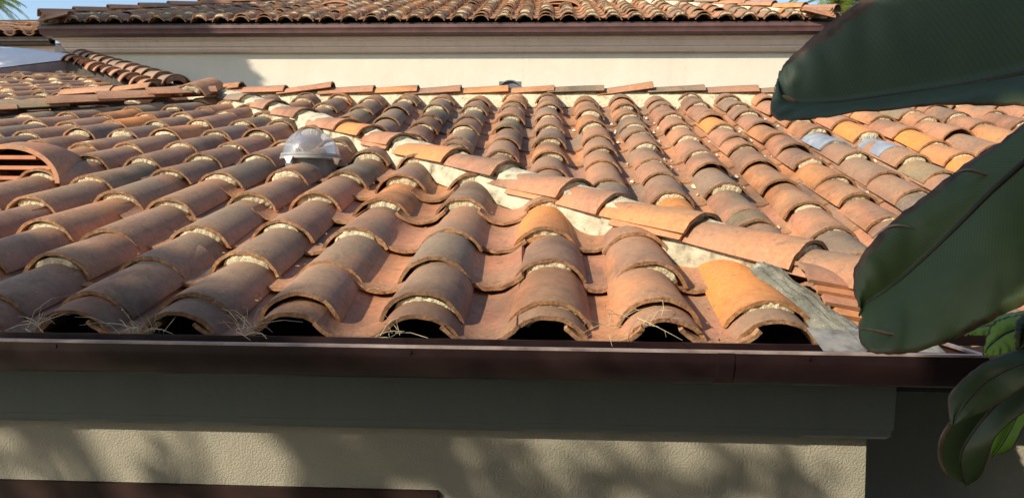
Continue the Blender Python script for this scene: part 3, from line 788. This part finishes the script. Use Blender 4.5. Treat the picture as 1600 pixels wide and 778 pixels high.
# curb with its right-hand end rising back along the roof
v = [Vector((x0c-2.2, 7.9, zl-.1)), Vector((x0c, 7.9, zl-.1)), Vector((cx1+.12, 8.5, zl+.05)), Vector((x0c-1.8, 8.9, zl+.1))]
tp = [Vector((x0c-2.2, 7.9, zpx(107, 7.9))), Vector((x0c, 7.9, zpx(107, 7.9))), Vector((cx1+.12, 8.5, zpx(88, 8.5))), Vector((x0c-1.8, 8.9, zpx(88, 8.9)))]
cb.add(v+tp, [(0, 1, 5, 4), (1, 2, 6, 5), (2, 3, 7, 6), (3, 0, 4, 7), (4, 5, 6, 7)]); cb.build('curb', M['curb'], ws, smooth=20)
dm = MB(); n = 16; vs = []
for i in range(n+1):
    for j in range(n+1):
        u, w = i/n, j/n
        b = tp[0].lerp(tp[1], u).lerp(tp[3].lerp(tp[2], u), w)
        hgt = .19*(math.sin(math.pi*u)**.6)*(math.sin(math.pi*w)**.6) if 0 < u < 1 and 0 < w < 1 else 0
        vs.append(b+Vector((0, 0, hgt+.012)))
dm.add(vs, [(i*(n+1)+j, (i+1)*(n+1)+j, (i+1)*(n+1)+j+1, i*(n+1)+j+1) for i in range(n) for j in range(n)]); dm.build('dome', M['skylight_white'], ws, smooth=80)

# dark round vent hood just behind the ridge
p = P(797, 143, 6.3); hv = MB(); m = frame(p, (0, 1, 0), (0, 0, 1)); tile_geo(hv, m, L=.4, wl=.12, wu=.12, ang=80, tone=.7, r=rr)
hv.box(p.x-.1, p.x+.1, p.y+.02, p.y+.03, p.z-.5, p.z+.09)
tag(hv.build('vent_hood', M['grey_metal'], None, origin=p), 'small dark arched vent hood peeping over the roof ridge', 'vent')

# ------------------------------------------------------------------ tall house behind
back = empty('rear_house', (-1.5, 11, 0), 'taller cream stucco house behind with tiled hip roof and brown cornice', 'house')
BY = 9.1; BZ = P(700, 38, BY).z; BX0, BX1 = P(58, 40, BY).x, P(1312, 40, BY).x
WYB = 9.42
TBk = .385
bp = [Vector((BX0, 16, BZ)), Vector((BX0, BY, BZ)), Vector((BX1, BY, BZ)), Vector((BX1, 16, BZ))]
BZg = BZ+.0
g = MB(); g.sweep([(-.13, 0), (-.13, -.12), (-.05, -.12), (-.02, -.10), (-.01, -.05), (0, -.04), (0, 0), (-.015, 0), (-.015, -.04), (-.03, -.09), (-.12, -.11), (-.12, 0)], bp, closed=True)
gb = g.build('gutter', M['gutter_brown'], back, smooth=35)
wb = MB(); wb.box(BX0+.32, BX1-.32, WYB, 15.5, 0, BZ+.0); wb.build('wall', M['cream'], back, smooth=20)
z_b = lambda y: P(700, y, 9.3).z
cpath = [Vector((BX0+.32, 15.5, 0)), Vector((BX0+.32, WYB, 0)), Vector((BX1-.32, WYB, 0)), Vector((BX1-.32, 15.5, 0))]
cb = MB(); cb.sweep([(.006, BZ-.06), (.20, BZ-.06), (.20, z_b(62)), (.17, z_b(62.5)), (.17, z_b(64)), (.15, z_b(65)), (.12, z_b(72)), (.10, z_b(73)), (.10, z_b(75)), (.07, z_b(79)), (.006, z_b(80.5))], cpath, closed=True)
cb.build('cornice', M['back_cornice'], back, smooth=20)
db = MB(); TOPD = 4.6
zbk = lambda d: BZ+.035+TBk*d
slab(db, [(BX0+.03, BY+.03, zbk(0)), (BX1-.03, BY+.03, zbk(0)), (BX1-TOPD, BY+TOPD, zbk(TOPD)), (BX0+TOPD, BY+TOPD, zbk(TOPD))])
slab(db, [(BX0+.03, BY+.03, zbk(0)), (BX0+TOPD, BY+TOPD, zbk(TOPD)), (BX0+TOPD, 16, zbk(TOPD)), (BX0+.03, 16, zbk(0))])
slab(db, [(BX1-.03, BY+.03, zbk(0)), (BX1-.03, 16, zbk(0)), (BX1-TOPD, 16, zbk(TOPD)), (BX1-TOPD, BY+TOPD, zbk(TOPD))])
rb = db.build('roof', M['felt'], back, smooth=20)
rK = random.Random(99); aK = Vector((0, 1, TBk)).normalized(); nK = Vector((0, -TBk, 1)).normalized()
bt = []; prest = MB()
ncol = int((BX1-BX0-.3)/.283)
for ci in range(ncol+1):
    X = BX0+.2+.283*ci+rK.uniform(-.01, .01); dmax = min(X-BX0, BX1-X, TOPD-.3)
    Yd = .02; row = 0
    while Yd < dmax:
        p = Vector((X, BY+Yd, zbk(Yd)))
        m = jig(frame(p, aK, nK), tilt=-2.6+rK.uniform(-1.2, 1.2), yaw=rK.uniform(-3, 3), roll=rK.uniform(-4, 4), dz=.055 if row else .045)
        mb = MB(); tile_geo(mb, m, L=.44, tone=tones(rK, .9), nseg=10, nl=2, r=rK); bt.append([Yd, mb, p])
        if row == 0:
            mb = MB(); tile_geo(mb, jig(m, dz=-.035) @ Matrix.Translation((0, -.03, 0)), L=.2, wl=.11, tone=rK.uniform(.2, .6), nseg=10, nl=2, r=rK); bt.append([2, mb, p])
        if rK.random() < .8: mortar_geo(prest, m, r=rK)
        p2 = p+Vector((.14, 0, .025)); mb = MB(); tile_geo(mb, jig(frame(p2, aK, nK), tilt=-2), L=.44, wl=.094, wu=.1, ang=52, inv=True, tone=rK.uniform(.1, .6), nseg=6, nl=1, r=rK); bt.append([99, mb, p2])
        Yd += rK.uniform(.24, .38); row += 1
bt.sort(key=lambda c: c[0]); rest = MB()
for i, (d_, mb, p) in enumerate(bt):
    if i < 100: mb.build('cover_tile', M['clay'], rb, origin=p)
    else: merge(rest, mb)
tag(rest.build('cover_tiles', M['clay'], back), kind='stuff')
tag(prest.build('mortar', M['mortar'], back, smooth=60), kind='stuff')
for s_ in (0, 1):
    X0_ = BX0+.05 if s_ == 0 else BX1-.05; sx = 1 if s_ == 0 else -1
    dh = Vector((sx, 1, TBk)).normalized(); d_ = 0.0
    hm = MB(); q = []
    for i in range(21):
        c = Vector((X0_, BY+.05, zbk(0)+.02))+dh*(TOPD*1.45*i/20)
        for (a_, h_) in [(-.13, -.02), (-.1, .07), (0, .11), (.1, .07), (.13, -.02)]: q.append(c+Vector((a_, -sx*a_*.7, h_)))
    hm.add(q, [(i*5+j, i*5+j+1, i*5+j+6, i*5+j+5) for i in range(20) for j in range(4)]); hmo = hm.build('hip', M['mortar'], back, smooth=60)
    while d_ < TOPD*1.4:
        p = Vector((X0_, BY+.03, zbk(0)))+dh*d_
        m = jig(frame(p, dh, (0, 0, 1)), tilt=-3+rK.uniform(-1.5, 1.5), yaw=rK.uniform(-3, 3), roll=rK.uniform(-5, 5), dz=.115)
        mb = MB(); tile_geo(mb, m, L=.50, wl=.115, wu=.095, ang=70, tone=rK.choice([.1, .3, .4, .5, .7]), nseg=10, nl=2, r=rK); mb.build('hip_tile', M['clay'], hmo, origin=p)
        d_ += rK.uniform(.40, .46)
    # stack of end courses at the eave corner
    for k in range(4):
        p = Vector((X0_+sx*.05, BY-.03+.0*k, zbk(0)+.005+.028*k)); m = frame(p, Vector((sx, .25*k, .25)), (0, -.2, 1))
        mb = MB(); tile_geo(mb, m, L=.40-.02*k, wl=.11, wu=.1, ang=50, tone=rK.uniform(.15, .4), nseg=8, nl=2, r=rK); mb.build('hip_tile', M['clay'], hmo, origin=p)
roof_vent(524, 13, 10.5, .28, .13, aK, 'half round terracotta vent on the left half of the rear house roof', 2, .6, 'vents on the rear house roof')
roof_vent(875, 13, 10.5, .32, .15, aK, 'half round terracotta vent near the middle of the rear house roof', 2, .6, 'vents on the rear house roof')

# ------------------------------------------------------------------ wing at the far left
wing = empty('left_wing_house', (-9, 12, 0), 'low cream house wing at the far left edge with its own tiled roof and gutter', 'house')
LY = 9.85; LZ = P(30, 58, LY).z; LX1 = P(76, 60, LY).x
g = MB(); g.sweep([(-.14, 0), (-.14, -.10), (-.02, -.10), (0, 0), (-.02, 0), (-.03, -.08), (-.12, -.08), (-.12, 0)], [Vector((-14, LY, LZ)), Vector((LX1, LY, LZ))], closed=True); g.build('gutter', M['gutter'], wing, smooth=30)
w2 = MB(); w2.box(-14, LX1, LY+.3, 15, 0, LZ-.02); w2.build('wall', M['cream'], wing, smooth=20)
cw = MB(); cw.box(-14, LX1-.003, LY+.12, LY+.297, LZ-.28, LZ-.06); cw.build('cornice', M['back_cornice'], wing, smooth=20)
dk = MB(); slab(dk, [(-14, LY, LZ-.02), (LX1, LY, LZ-.02), (LX1, LY+4, LZ-.02+1.4), (-14, LY+4, LZ+1.38)]); wr = dk.build('roof', M['felt'], wing, smooth=20)
aL = Vector((0, 1, .35)).normalized(); nL = Vector((0, -.35, 1)).normalized(); lt = []
for ci in range(10):
    X = LX1-.15-.283*ci; Yd = 0
    while Yd < 1.6:
        p = Vector((X, LY+.02+Yd, LZ+.35*Yd)); mb = MB(); tile_geo(mb, jig(frame(p, aL, nL), tilt=-2.6+rK.uniform(-1, 1), yaw=rK.uniform(-3, 3), dz=.05), L=.44, tone=tones(rK, 1.3)*.8, nseg=8, nl=2, r=rK)
        if proj(p)[0] > -60: mb.build('cover_tile', M['clay'], wr, origin=p)
        mb = MB(); tile_geo(mb, jig(frame(p+Vector((.14, 0, 0)), aL, nL), tilt=-2, dz=.02), L=.44, wl=.094, wu=.1, ang=52, inv=True, tone=.3, nseg=6, nl=1, r=rK); lt.append(mb)
        Yd += rK.uniform(.28, .36)
rest = MB()
for mb in lt: merge(rest, mb)
tag(rest.build('pan_tiles', M['clay'], wing), kind='stuff')

# ------------------------------------------------------------------ a house added behind the viewpoint (outside the frame; it hides the low sky)
vh = empty('sky_block_house', (3, -4, 0), 'unseen two storey stucco house added behind the viewpoint to hide the low sky', 'house')
w3 = MB(); w3.box(-2.4, 9, -7, -2.2, 0, 7.2); w3.build('wall', M['stucco'], vh, smooth=20)
c3 = MB(); c3.box(-2.6, 9.2, -7.2, -2.0, 7.2, 7.5); c3.build('roof', M['cornice'], vh, smooth=20)
for x_ in (0.2, 3.4, 6.2):
    for z_ in (.9, 4.3):
        f3 = MB(); f3.box(x_, x_+1.2, -2.205, -2.17, z_, z_+1.5); fo = f3.build('window', M['frame'], vh, smooth=20)
        g3 = MB(); g3.box(x_+.07, x_+1.13, -2.18, -2.16, z_+.07, z_+1.43); g3.build('pane', M['black'], fo, smooth=20)

# ------------------------------------------------------------------ ground and path
gr = MB(); gr.add([(-600, -600, 0), (600, -600, 0), (600, 600, 0), (-600, 600, 0)], [(0, 1, 2, 3)]); tag(gr.build('ground', M['ground']), kind='structure')
gr = MB(); gr.box(-8, 8, .9, 1.72, -.05, .05); tag(gr.build('path', M['path']), kind='structure')

# ------------------------------------------------------------------ big-leaved plant
plant = empty('bird_of_paradise_plant', (1.9, .9, 0), 'large broad leaved plant with dark torn leaves hanging in from the right side', 'plant')
def catmull(p, t):
    n = len(p)-1; i = min(int(t), n-1); f = t-i
    a, b, c, d = p[max(i-1, 0)], p[i], p[i+1], p[min(i+2, n)]
    return .5*((2*b)+(c-a)*f+(2*a-5*b+4*c-d)*f*f+(3*b-a-3*c+d)*f**3)
def big_leaf(st, mat, base, name='leaf', th=.0012, fold=.02, nu=60, nv=12, notch=None, lab=None, rip=1.0, rib=1.0):
    """st: tip-to-base stations ((mid px,py,Y),(edge1 px,py,Y),(edge2 px,py,Y))"""
    mids = [P(*s[0]) for s in st]; e1 = [P(*s[1]) for s in st]; e2 = [P(*s[2]) for s in st]
    vs = []; ac = []; al = []
    rn = random.Random(len(st)*7+int(st[0][0][0]))
    for i in range(nu+1):
        t = i/nu*(len(st)-1); m_ = catmull(mids, t); a_ = catmull(e1, t); b_ = catmull(e2, t)
        for j in range(-nv, nv+1):
            u = abs(j)/nv; e = a_ if j < 0 else b_
            q = m_.lerp(e, u)
            # droop and ripples, along the viewing-independent local normal
            nrm = Vector((.25, -1, .35)).normalized()
            q = q+nrm*(fold*(math.sin(u*math.pi*.9))) + nrm*(.006*rip*u*noise.noise(Vector((i*.35, j*.15, 2.2))))+Vector((0, 0, 1))*(.0035*rip*u*u*noise.noise(Vector((i*.9, j*.02+5, 1))))
            vs.append(q); ac.append(u if j < 0 else u*.93); al.append(i/nu)
    W = 2*nv+1
    fs = [(i*W+j, i*W+j+1, (i+1)*W+j+1, (i+1)*W+j) for i in range(nu) for j in range(W-1)]
    if notch:
        def cut(i, j):
            for (i0, sgn, depth, wd_) in notch:
                jj = (j-nv)*sgn
                if jj > 0 and jj/nv > 1-depth:
                    if abs(i+.5-i0-(1-jj/nv)*(-6)) < wd_*(jj/nv-(1-depth))/depth: return True
            return False
        fs = [f for k, f in enumerate(fs) if not cut(k//(W-1), k % (W-1))]
    mb = MB(); mb.add(vs, fs, across=ac, along=al); o = mb.build(name, mat, plant, smooth=80)
    if lab: o['label'] = lab
    s = o.modifiers.new('thick', 'SOLIDIFY'); s.thickness = th; s.offset = 0
    # midrib and petiole
    rb_ = MB(); pts = [catmull(mids, i/30*(len(st)-1))+Vector((.0, -.003, -.002)) for i in range(31)]
    rb_.tube(pts, [(.0012+.005*i/30)*rib for i in range(31)], 8); rb_.build('midrib', M['petiole'], o)
    pt = MB(); a0_ = pts[-1]; b0_ = Vector(base); c0_ = a0_+Vector((.25, 0, -.25))
    pts2 = [(a0_*(1-t)**2+c0_*2*t*(1-t)+b0_*t*t) for t in [k/14 for k in range(15)]]
    pt.tube(pts2, [.0085+.012*k/14 for k in range(15)], 8); pt.build('petiole', M['petiole'], plant)
    return o
Z1 = .95
L1 = [((1213, 128, 1.04), (1212, 127, 1.04), (1212, 131, 1.04)),
      ((1232, 158, 1.02), (1226, 100, 1.04), (1203, 168, 1.0)),
      ((1300, 160, 1.0), (1272, 58, 1.03), (1225, 190, .98)),
      ((1400, 148, .98), (1345, 2, 1.02), (1330, 179, .95)),
      ((1530, 128, .95), (1450, -62, 1.0), (1465, 165, .92)),
      ((1680, 95, .92), (1590, -120, .98), (1620, 166, .90)),
      ((1840, 50, .9), (1770, -110, .95), (1800, 150, .88)),
      ((1960, 10, .88), (1955, 0, .88), (1955, 20, .88))]
big_leaf(L1, M['leaf_dark'], (2.0, .85, 0), notch=[(4, 1, .45, 1.2), (33, -1, .18, .9)], lab='topmost broad dark leaf with brown margin', fold=.006)
L2 = [((1341, 492, 1.20), (1338, 480, 1.20), (1342, 500, 1.20)),
      ((1352, 474, 1.20), (1331, 440, 1.22), (1340, 525, 1.17)),
      ((1385, 452, 1.19), (1342, 404, 1.22), (1362, 551, 1.13)),
      ((1430, 414, 1.18), (1388, 350, 1.22), (1425, 551, 1.10)),
      ((1490, 356, 1.16), (1440, 310, 1.21), (1490, 530, 1.08)),
      ((1550, 295, 1.14), (1500, 262, 1.20), (1565, 492, 1.06)),
      ((1625, 228, 1.12), (1570, 216, 1.18), (1650, 450, 1.04)),
      ((1730, 140, 1.08), (1680, 130, 1.12), (1760, 360, 1.02)),
      ((1850, 50, 1.02), (1845, 45, 1.02), (1855, 60, 1.02))]
big_leaf(L2, M['leaf_green'], (2.0, .95, 0), lab='broad dark leaf slanting over the roof corner', fold=.010)
# torn strips with curled pale edges
for pts_, Yt in (([(1362, 372), (1385, 356), (1405, 353), (1428, 357)], 1.19), ([(1490, 270), (1510, 266), (1530, 270), (1566, 281)], 1.17), ([(1336, 512), (1362, 515), (1395, 522), (1432, 523)], 1.14), ([(1222, 150), (1232, 154), (1243, 159)], .97)):
    q = [P(x, y, Yt-.012) for x, y in pts_]; n_ = len(q); cc = [catmull(q, k/12*(n_-1)) for k in range(13)]
    vs = []; ts = MB()
    for k, c_ in enumerate(cc):
        w_2 = .0032*math.sin(math.pi*(k+.3)/13.2); vs += [c_+Vector((0, -.001, w_2)), c_+Vector((0, -.005, 0)), c_-Vector((0, 0, w_2))]
    ts.add(vs, [(3*k+j, 3*k+j+1, 3*k+j+4, 3*k+j+3) for k in range(12) for j in range(2)])
    o = ts.build('torn_margin', M['leaf_torn'], plant, smooth=60); s = o.modifiers.new('t', 'SOLIDIFY'); s.thickness = .001
# bright leaves, sunlight put into their colour, and the dark hanging ones
big_leaf([((1500, 522, 1.40), (1500, 520, 1.4), (1502, 524, 1.4)), ((1525, 512, 1.40), (1530, 503, 1.42), (1530, 524, 1.38)), ((1560, 506, 1.40), (1562, 492, 1.43), (1565, 525, 1.37)), ((1600, 505, 1.4), (1605, 487, 1.43), (1602, 528, 1.36)), ((1660, 510, 1.38), (1660, 495, 1.4), (1662, 530, 1.35)), ((1720, 520, 1.35), (1720, 518, 1.35), (1720, 522, 1.35))], M['leaf_bright'], (2.0, 1.1, 0), fold=.006, lab='small bright green leaf with sunlight put into its colour')
big_leaf([((1534, 552, 1.33), (1533, 550, 1.33), (1535, 555, 1.33)), ((1550, 535, 1.33), (1540, 525, 1.35), (1556, 556, 1.31)), ((1568, 520, 1.33), (1550, 505, 1.36), (1585, 550, 1.30)), ((1595, 512, 1.33), (1580, 494, 1.36), (1612, 540, 1.29)), ((1640, 510, 1.3), (1630, 490, 1.34), (1655, 535, 1.28)), ((1700, 520, 1.3), (1700, 516, 1.3), (1700, 524, 1.3))], M['leaf_bright'], (2.0, 1.1, 0), fold=.008, lab='green leaf below the slanting leaf')
big_leaf([((1586, 545, 1.25), (1585, 543, 1.25), (1588, 548, 1.25)), ((1592, 525, 1.25), (1583, 520, 1.25), (1606, 540, 1.24)), ((1605, 505, 1.25), (1588, 500, 1.26), (1625, 530, 1.23)), ((1635, 490, 1.25), (1620, 478, 1.26), (1655, 520, 1.22)), ((1700, 480, 1.25), (1700, 476, 1.25), (1700, 486, 1.25))], M['leaf_mid'], (2.0, 1.1, 0), fold=.01)
big_leaf([((1487, 666, 1.24), (1486, 664, 1.24), (1489, 667, 1.24)), ((1496, 645, 1.24), (1481, 640, 1.25), (1506, 655, 1.23)), ((1515, 618, 1.24), (1484, 614, 1.26), (1545, 640, 1.22)), ((1545, 590, 1.24), (1518, 580, 1.26), (1585, 615, 1.21)), ((1590, 568, 1.22), (1560, 556, 1.25), (1620, 592, 1.19)), ((1650, 555, 1.2), (1640, 535, 1.23), (1670, 580, 1.17)), ((1740, 560, 1.15), (1740, 552, 1.15), (1740, 568, 1.15))], M['leaf_mid'], (2.0, 1.0, 0), fold=.003, th=.001, rip=.25, rib=.35, lab='flat dark leaf hanging below the gutter end')
big_leaf([((1508, 757, 1.30), (1504, 754, 1.30), (1514, 756, 1.30)), ((1500, 738, 1.30), (1480, 744, 1.31), (1532, 742, 1.29)), ((1500, 706, 1.30), (1465, 714, 1.31), (1543, 712, 1.28)), ((1520, 672, 1.30), (1470, 678, 1.31), (1556, 682, 1.27)), ((1550, 635, 1.29), (1500, 640, 1.31), (1585, 655, 1.26)), ((1600, 590, 1.27), (1560, 592, 1.30), (1640, 615, 1.24)), ((1700, 550, 1.2), (1692, 545, 1.2), (1708, 556, 1.2))], M['leaf_mid'], (2.0, .95, 0), fold=.003, th=.001, rip=.25, rib=.35, notch=[(3, 1, .5, 1.3)], lab='lowest leaf with its dark curled tip')
big_leaf([((1548, 712, 1.36), (1545, 710, 1.36), (1552, 712, 1.36)), ((1565, 690, 1.36), (1550, 680, 1.37), (1580, 700, 1.35)), ((1585, 655, 1.36), (1558, 640, 1.37), (1600, 665, 1.34)), ((1605, 610, 1.35), (1580, 600, 1.37), (1630, 625, 1.33)), ((1650, 570, 1.33), (1630, 560, 1.35), (1670, 590, 1.3)), ((1710, 550, 1.3), (1706, 545, 1.3), (1715, 556, 1.3))], M['leaf_bright'], (2.0, 1.05, 0), fold=.003, th=.001, rip=.25, rib=.35, lab='narrow green leaf behind the hanging dark leaf')

# ------------------------------------------------------------------ palms beyond the roofs
def palm(px, py, Y, size, label, nf=26, seed=1):
    c = P(px, py, Y); r_ = random.Random(seed); root = empty('palm_tree', (c.x, c.y, 0), label, 'palm tree')
    t = MB(); t.tube([(c.x, c.y, 0), (c.x+.1, c.y, c.z*.5), c], [.22, .18, .16], 12); t.build('trunk', M['bark'], root)
    cr = MB()
    for k in range(nf):
        az_ = r_.uniform(0, 6.28); up = r_.uniform(-.5, 1.2); d = Vector((math.cos(az_), math.sin(az_), 0)); pts = []
        for i in range(13):
            u = i/12; pts.append(c+d*(size*u*math.cos(up*.6))+Vector((0, 0, size*(math.sin(up)*u-.75*u*u))))
        for i in range(1, 13):
            for s_ in (-1, 1):
                for q in range(3):
                    a = pts[i-1].lerp(pts[i], q/3); sd_ = Vector((-d.y, d.x, 0))*s_
                    tip = a+(sd_*.8+d*.5+Vector((0, 0, -.35+r_.uniform(-.15, .15))))*size*.22*(1-.5*i/12); wv = d*.012*size
                    cr.add([a-wv, a+wv, tip], [(0, 1, 2)], across=[.5]*3, along=[r_.random()]*3)
    cr.build('crown', M['palm'], root)
palm(-14, 4, 22, 1.1, 'palm tree top showing at the upper left corner behind the far roof', 30, 3)
palm(1318, 2, 20, 1.7, 'palm tree behind the right end of the rear house, beside the dark leaf', 40, 8)

# ------------------------------------------------------------------ trees added outside the frame, clumps aimed to cast shade
def tree(base, c, rx, rz, n, leaf, label, seed=2, hole=0.0, clumps=14):
    r_ = random.Random(seed); root = empty('shade_caster_tree', base, label, 'tree'); base = Vector(base); c = Vector(c)
    t = MB(); t.tube([base, base.lerp(c, .5)+Vector((.2, .1, 0)), c], [.22, .15, .08], 10)
    cr = MB(); cs = []
    for k in range(clumps):
        q = Vector((r_.gauss(0, 1), r_.gauss(0, 1), r_.gauss(0, 1))).normalized()*r_.uniform(.35, .9)
        cs.append((c+Vector((q.x*rx, q.y*rx, q.z*rz)), r_.uniform(.25, .45)*rx))
        t.tube([base.lerp(c, r_.uniform(.6, .9)), cs[-1][0]], [.05, .015], 6)
    for k in range(n):
        q, rr_ = cs[k % len(cs)]; d = Vector((r_.gauss(0, 1), r_.gauss(0, 1), r_.gauss(0, 1))).normalized()*rr_*r_.random()**.4
        p = q+d; a = Vector((r_.gauss(0, 1), r_.gauss(0, 1), r_.gauss(0, 1))).normalized(); b = a.orthogonal().normalized(); s = leaf*r_.uniform(.6, 1.3)
        cr.add([p-a*s, p+b*s*.4, p+a*s, p-b*s*.4], [(0, 1, 2, 3)], along=[r_.random()]*4)
    t.build('trunk', M['bark'], root); cr.build('crown', M['foliage'], root)
def toward_sun(p, t): return Vector(p)+SUN*t

def shade_caster_tree(name_label, base, targets, seed, leaf):
    """tree whose crown is made of foliage clumps; each target = (world point the clump shades, distance towards the sun, clump radius, leaves)"""
    r_ = random.Random(seed); root = empty('shade_caster_tree', base, name_label, 'tree'); base = Vector(base)
    cl = [(toward_sun(p, t), rad_, n_) for p, t, rad_, n_ in targets]
    cen = sum((c for c, _, _ in cl), Vector())/len(cl); fork = base.lerp(cen, .72)
    t = MB(); t.tube([base, base.lerp(fork, .5)+Vector((.12, .08, 0)), fork], [.2, .14, .09], 10)
    cr = MB()
    for c, rad_, n_ in cl:
        t.tube([fork, fork.lerp(c, .5)+Vector((0, 0, -.15)), c], [.05, .03, .01], 6)
        for k in range(n_):
            d = Vector((r_.gauss(0, 1), r_.gauss(0, 1), r_.gauss(0, 1))).normalized()*rad_*r_.random()**.5
            p = c+d; a = Vector((r_.gauss(0, 1), r_.gauss(0, 1), r_.gauss(0, 1))).normalized(); b = a.orthogonal().normalized(); s = leaf*r_.uniform(.6, 1.3)
            cr.add([p-a*s, p+b*s*.4, p+a*s, p-b*s*.4], [(0, 1, 2, 3)], along=[r_.random()]*4)
    t.build('trunk', M['bark'], root); cr.build('crown', M['foliage'], root)
tg = []
for x, y, z in ((-6.6, 9.2, 5.9), (-5.9, 9.2, 5.9), (-5.2, 9.3, 5.9), (-6.4, 9.4, 5.3), (-5.7, 9.4, 5.2), (-5.0, 9.4, 5.3), (-4.6, 9.4, 5.0), (-5.4, 9.4, 4.6), (-6.3, 9.4, 4.6), (-4.4, 9.4, 4.5), (-6.2, 10, 6.2), (-5.2, 10, 6.2), (-4.5, 9.6, 6.0), (-4.1, 9.4, 4.4), (-4.15, 9.4, 4.0), (-4.7, 9.4, 4.1)):
    tg.append(((x, y, z), 7.5, .52, 700))
shade_caster_tree('unseen big leafy tree added off to the left to shade the rear house', (-10.5, 4.8, 0), tg, 4, .10)
tg = []
for x, y in ((-.80, 1.60), (-1.05, 1.66), (-1.35, 1.7), (-1.30, 1.9), (-1.65, 1.75), (-1.7, 2.0), (-2.0, 1.8), (-2.05, 2.1), (-2.4, 1.9), (-2.4, 2.2), (-2.8, 2.1), (-1.5, 1.6)):
    tg.append(((x, y, zA(y)+.09), 7.0+.3*math.sin(x*9), .18, 330))
wz = P(700, 715, WY).z
for x, dz_, rr_, n_ in ((-.52, -.05, .10, 60), (-.40, .04, .12, 80), (-.22, .0, .12, 70), (-.05, -.08, .12, 60), (.12, -.02, .08, 22), (.30, -.06, .10, 30), (.46, .0, .07, 18), (.62, -.08, .10, 28), (-1.3, .03, .09, 30), (-.95, -.06, .06, 14), (-.2, -.3, .2, 90), (.3, -.3, .2, 90)):
    tg.append(((x, WY, wz+dz_), 5.6+.4*math.sin(x*7), rr_, int(n_*1.1)))
for px_, py_, Y_ in ((1290,100,1.03),(1380,60,1),(1400,130,.97),(1480,40,.97),(1500,110,.95),(1580,90,.94),(1580,20,.95),(1370,420,1.18),(1370,500,1.15),(1430,380,1.18),(1440,480,1.12),(1500,320,1.16),(1510,430,1.1),(1570,270,1.15),(1580,380,1.08),(1520,620,1.2),(1500,700,1.12),(1570,660,1.15)):
    tg.append((P(px_, py_, Y_), 2.9+.3*math.sin(px_), .07, 60))  # clumps placed to put the plant leaves in shade
shade_caster_tree('unseen leafy tree added behind the viewpoint to shade the front roof, wall and plant', (-5.6, -3.6, 0), tg, 9, .045)
